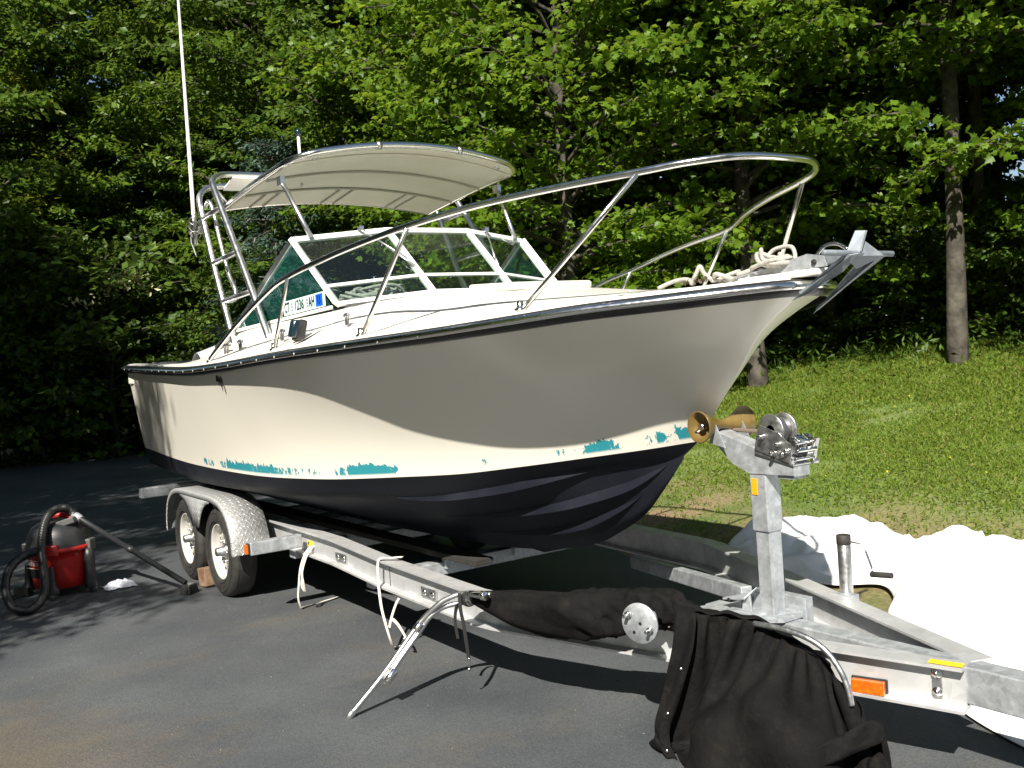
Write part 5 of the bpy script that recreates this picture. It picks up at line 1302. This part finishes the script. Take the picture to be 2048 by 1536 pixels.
# ------------------------------------------------------------------ white sheet on the grass
def white_sheet():
    F = spline([(2.02, 2.18, 0), (2.13, 2.50, 0), (2.34, 2.70, 0), (2.75, 2.72, 0), (3.16, 2.70, 0), (3.45, 2.55, 0), (3.62, 2.62, 0), (3.9, 2.66, 0), (4.02, 2.56, 0), (4.5, 2.62, 0), (5.2, 2.72, 0), (6.2, 2.6, 0), (7.4, 2.3, 0)], 12)
    N = spline([(2.20, 2.05, 0), (2.50, 1.90, 0), (2.80, 1.74, 0), (3.10, 1.70, 0), (3.40, 1.70, 0), (3.66, 1.80, 0), (3.86, 1.66, 0), (3.98, 1.44, 0), (4.15, 1.28, 0), (4.6, .86, 0), (5.12, .44, 0), (5.9, .18, 0), (7.2, -.1, 0)], 12)
    n = len(F); m = 56; rows = []
    for i in range(n):
        row = []
        for j in range(m + 1):
            v = j / m; p = N[i].lerp(F[i], v); e = min(1, min(v, 1 - v) * 7) * min(1, min(i, n - 1 - i) / 8)
            x, y = p.x, p.y
            def rg(a_, b_, c_): return (1 - min(1, abs(fnoise(a_, b_, c_)) * 2.8))**2
            h = .055 * (fnoise(x * 1.3, y * 1.3, 1) + .5) + .060 * rg(x * 1.1 + y * .7, y * 1.6 - x * .5, 3) + .034 * rg(x * 2.6 - y * 1.1, y * 2.9 + x, 6) + .014 * rg(x * 6 + y * 2, y * 6 - x * 2, 2)
            h += .05 * math.exp(-((v - .85) / .12)**2)
            p = Vector((x, y, float(hill(x, y)) + .012 + max(0, h) * e + .006 * (1 - e)))
            row.append(p)
        rows.append(row)
    b = MB(); b.grid(rows); o = b.build('white_sheet', 'tarp'); o.modifiers.new('thick', 'SOLIDIFY').thickness = .004
    tag(o, 'crumpled white plastic sheet spread on the grass at the right', 'tarp')
white_sheet()

# ------------------------------------------------------------------ shop vacuum, rag, chock, scrap
def vacuum():
    c = Vector((-1.29, -2.05, 0)); v = empty('shop_vacuum', tuple(c), 'red and black wet dry vacuum with hose and wand at the left', 'vacuum')
    tocam = Vector((.83, -.55, 0)).normalized(); side = Vector((.55, .83, 0)).normalized()
    b = MB(); b.lathe([(1e-4, .065), (.195, .065), (.21, .08), (.222, .16), (.236, .30), (.243, .355), (.262, .360), (.268, .372), (.268, .392), (.258, .398), (.24, .398)], c, (0, 0, 1), 40); b.build('drum', 'red', v)
    b = MB(); b.lathe([(.258, .396), (.256, .412), (.248, .43), (.240, .47), (.225, .515), (.195, .56), (.15, .585), (1e-4, .595)], c, (0, 0, 1), 36)
    b.box(c + side * .10 + tocam * .05 + Vector((0, 0, .50)), (.17, .13, .15), Matrix.Rotation(math.atan2(side.y, side.x), 3, 'Z'), .8); ld = b.build('motor_head', 'dgrey', v)
    b = MB(); b.tube(spline([c + side * -.10 + Vector((0, 0, .57)), c + side * -.06 + Vector((0, 0, .625)), c + side * .05 + Vector((0, 0, .635)), c + side * .12 + Vector((0, 0, .60))], 6), .024, 10); b.build('carry_handle', 'red', ld)
    b = MB(); b.box(c + side * .10 + tocam * .09 + Vector((0, 0, .585)), (.19, .10, .05), Matrix.Rotation(math.atan2(side.y, side.x), 3, 'Z') @ Matrix.Rotation(R(-14), 3, 'Y')); b.box(c + side * -.04 + tocam * .17 + Vector((0, 0, .57)), (.05, .02, .05), Matrix.Rotation(math.atan2(side.y, side.x), 3, 'Z')); b.build('switch_panel', 'mgrey', ld, .008)
    for k in (.20, 1.5, -1.5, 3.1):
        d = (tocam * math.cos(k) + side * math.sin(k)); b = MB(); b.box(c + d * .258 + Vector((0, 0, .388)), (.05, .10, .09), Matrix.Rotation(math.atan2(d.y, d.x), 3, 'Z')); b.build('latch', 'red' if k == .2 else 'mgrey', ld, .01)
    # caster posts and wheels
    for k in (.15, 1.35, 2.9, -1.45):
        d = (tocam * math.cos(k) + side * math.sin(k)); p = c + d * .262; b = MB()
        b.lathe([(.050, .045), (.052, .085), (.034, .10), (.026, .16), (.020, .255), (.012, .27), (1e-4, .272)] if k < 1 else [(.05, .045), (.052, .09), (.044, .12), (.042, .30), (.035, .36), (1e-4, .365)], p, (0, 0, 1), 14)
        o = b.build('caster', 'dgrey', v)
        b = MB(); s_ = d.cross(Vector((0, 0, 1))); q = p + d * .02
        b.lathe([(1e-4, -.018), (.026, -.018), (.030, -.012), (.030, .012), (.026, .018), (1e-4, .018)], Vector((q.x, q.y, .031)), s_, 16); b.build('wheel', 'mgrey', o)
    # brand panel on the drum and badge on the head
    a0 = -.62; d = (tocam * math.cos(a0) + side * math.sin(a0)); t = Vector((-d.y, d.x, 0)); o_ = c + d * .2365 + Vector((0, 0, .27))
    b = MB(); rows = []
    for k in range(9):
        aa = a0 - .42 + .84 * k / 8; dd = tocam * math.cos(aa) + side * math.sin(aa)
        rows.append([c + dd * .2275 + Vector((0, 0, .17)), c + dd * .2355 + Vector((0, 0, .24))])
    b.grid(rows); b.build('label_panel', 'ink', v)
    text_mesh('lettering', 'CRAFTSMAN', 'white', .042, o_ + Vector((0, 0, .012)), t, (0, 0, 1), v, .9, .004)
    for zz in (.04, -.022):
        b = MB(); b.bar(o_ + t * -.09 + Vector((0, 0, zz)) + d * .004, o_ + t * .09 + Vector((0, 0, zz)) + d * .004, .002, .004); b.build('label_line', 'white', v)
    a0 = -.75; d = (tocam * math.cos(a0) + side * math.sin(a0)); t = Vector((-d.y, d.x, 0)); up = (Vector((0, 0, 1)) - d * .32).normalized(); q = c + d * .222 + Vector((0, 0, .465))
    b = MB(); b.slab([q - t * .06 - up * .05, q + t * .06 - up * .05, q + t * .045 + up * .055, q - t * .045 + up * .055], d * .008); bd = b.build('badge', 'badge', ld)
    b = MB(); b.slab([q - t * .05 - up * .042, q + t * .05 - up * .042, q + t * .037 + up * .046, q - t * .037 + up * .046], d * .011); b.build('badge_face', 'ink', bd)
    text_mesh('lettering', '16', 'red', .05, q + d * .011 + up * .008, t, up, bd, 1.0, .004)
    # hose with corrugation
    hp = [(-1.21, -1.955, .668)] + [(-1.202, -2.007, 0.697), (-1.175, -2.094, 0.687), (-1.105, -2.169, 0.613), (-0.997, -2.223, 0.456), (-0.909, -2.236, 0.312), (-0.819, -2.245, 0.191), (-0.706, -2.29, 0.092), (-0.64, -2.373, 0.042), (-0.66, -2.439, 0.042), (-0.723, -2.497, 0.077), (-0.809, -2.519, 0.18), (-0.921, -2.488, 0.279), (-1.005, -2.417, 0.351), (-1.067, -2.329, 0.386), (-1.124, -2.234, 0.394)] + [(-1.20, -2.16, .372)]
    P = spline(hp, 26); b = MB(); b.tube(P, [.0315 + .0035 * math.sin(i * 2.2) for i in range(len(P))], 12); b.build('hose', 'hose', v)
    w0, w1 = Vector((-1.17, -1.93, .625)), Vector((-.36, -1.315, .085))
    b = MB(); b.tube([w0, w0.lerp(w1, .04), w0.lerp(w1, .48), w0.lerp(w1, .481), w0.lerp(w1, .53), w0.lerp(w1, .531), w1], [.026, .021, .021, .026, .026, .022, .022], 12); b.tube([Vector((-1.20, -1.95, .655)), w0], .03, 12); w = b.build('wand', 'dgrey', v)
    b = MB(); b.tube([w0.lerp(w1, -.02), w0.lerp(w1, .02), w0.lerp(w1, .055)], [.030, .033, .027], 12); b.build('tape_wrap', mat('silver_tape', (.6, .62, .66), .35, .6, bump=.5, bscale=60, col2=(.5, .5, .55), scale=30), w)
    b = MB(); ax = (w1 - w0); ax.z = 0; ax.normalize(); sd = Vector((-ax.y, ax.x, 0)); rot = Matrix((ax, sd, Vector((0, 0, 1)))).transposed()
    b.box(w1 + ax * .03 + Vector((0, 0, -.045)), (.10, .13, .075), rot, .75); b.build('floor_nozzle', 'vinyl', w, .008)
    b = MB(); b.tube(spline([(-1.52, -2.30, .02), (-1.46, -2.42, .012), (-1.38, -2.36, .012), (-1.30, -2.46, .012), (-1.36, -2.30, .02)], 6), .006, 6); b.box((-1.40, -2.33, .04), (.13, .07, .07), Matrix.Rotation(.8, 3, 'Z')); b.build('power_cord', 'hose', v)
vacuum()
def rag():
    rows = []
    for i in range(25):
        row = []
        for j in range(25):
            u, v = i / 24 - .5, j / 24 - .5; r_ = math.hypot(u, v)
            h = .055 * max(0, 1 - (r_ / .52)**2) * (.6 + .8 * abs(fnoise(u * 6, v * 6, 2)) + .5 * abs(fnoise(u * 13, v * 11, 5)))
            row.append((-1.07 + u * .20 + .03 * fnoise(v * 5, u * 3, 3), -1.66 + v * .24 + .03 * fnoise(u * 5, v * 4, 8), .010 + h + .012 * abs(fnoise(u * 9, v * 9, 1))))
        rows.append(row)
    b = MB(); b.grid(rows); o = b.build('rag', 'rag'); o.modifiers.new('thick', 'SOLIDIFY').thickness = .003
    tag(o, 'crumpled white rag on the asphalt beside the red vacuum', 'rag')
rag()
b = MB(); b.box((-.48, -1.075, .082), (.135, .17, .145), Matrix.Rotation(R(8), 3, 'Z') @ Matrix.Rotation(R(-6), 3, 'Y')); tag(b.build('wheel_chock', 'wood', None, .006), 'weathered wood block wedged between the two near tyres', 'block')
b = MB(); b.box((3.31, .10, .012), (.10, .012, .012), Matrix.Rotation(R(-35), 3, 'Z')); tag(b.build('metal_strip', 'wframe'), 'small white strip lying on the asphalt below the round plate', 'scrap')
b = MB(); rr = random.Random(31)
for k in range(420):
    x = rr.uniform(-1.5, 6); y = rr.uniform(-3.6, 1.2); s_ = rr.uniform(.002, .0055)
    b.lathe([(1e-4, 0), (s_, s_ * .2), (s_ * .7, s_ * .8), (1e-4, s_)], (x, y, .004), (rr.uniform(-.3, .3), rr.uniform(-.3, .3), 1), 5)
tag(b.build('grit', mat('grit_stone', (.13, .115, .09), .9, col2=(.22, .20, .16), scale=40)), 'scattered grit and bits of debris on the asphalt', 'grit', None, 'stuff')
for o in list(S.objects):
    if '_w' in o: del o['_w']
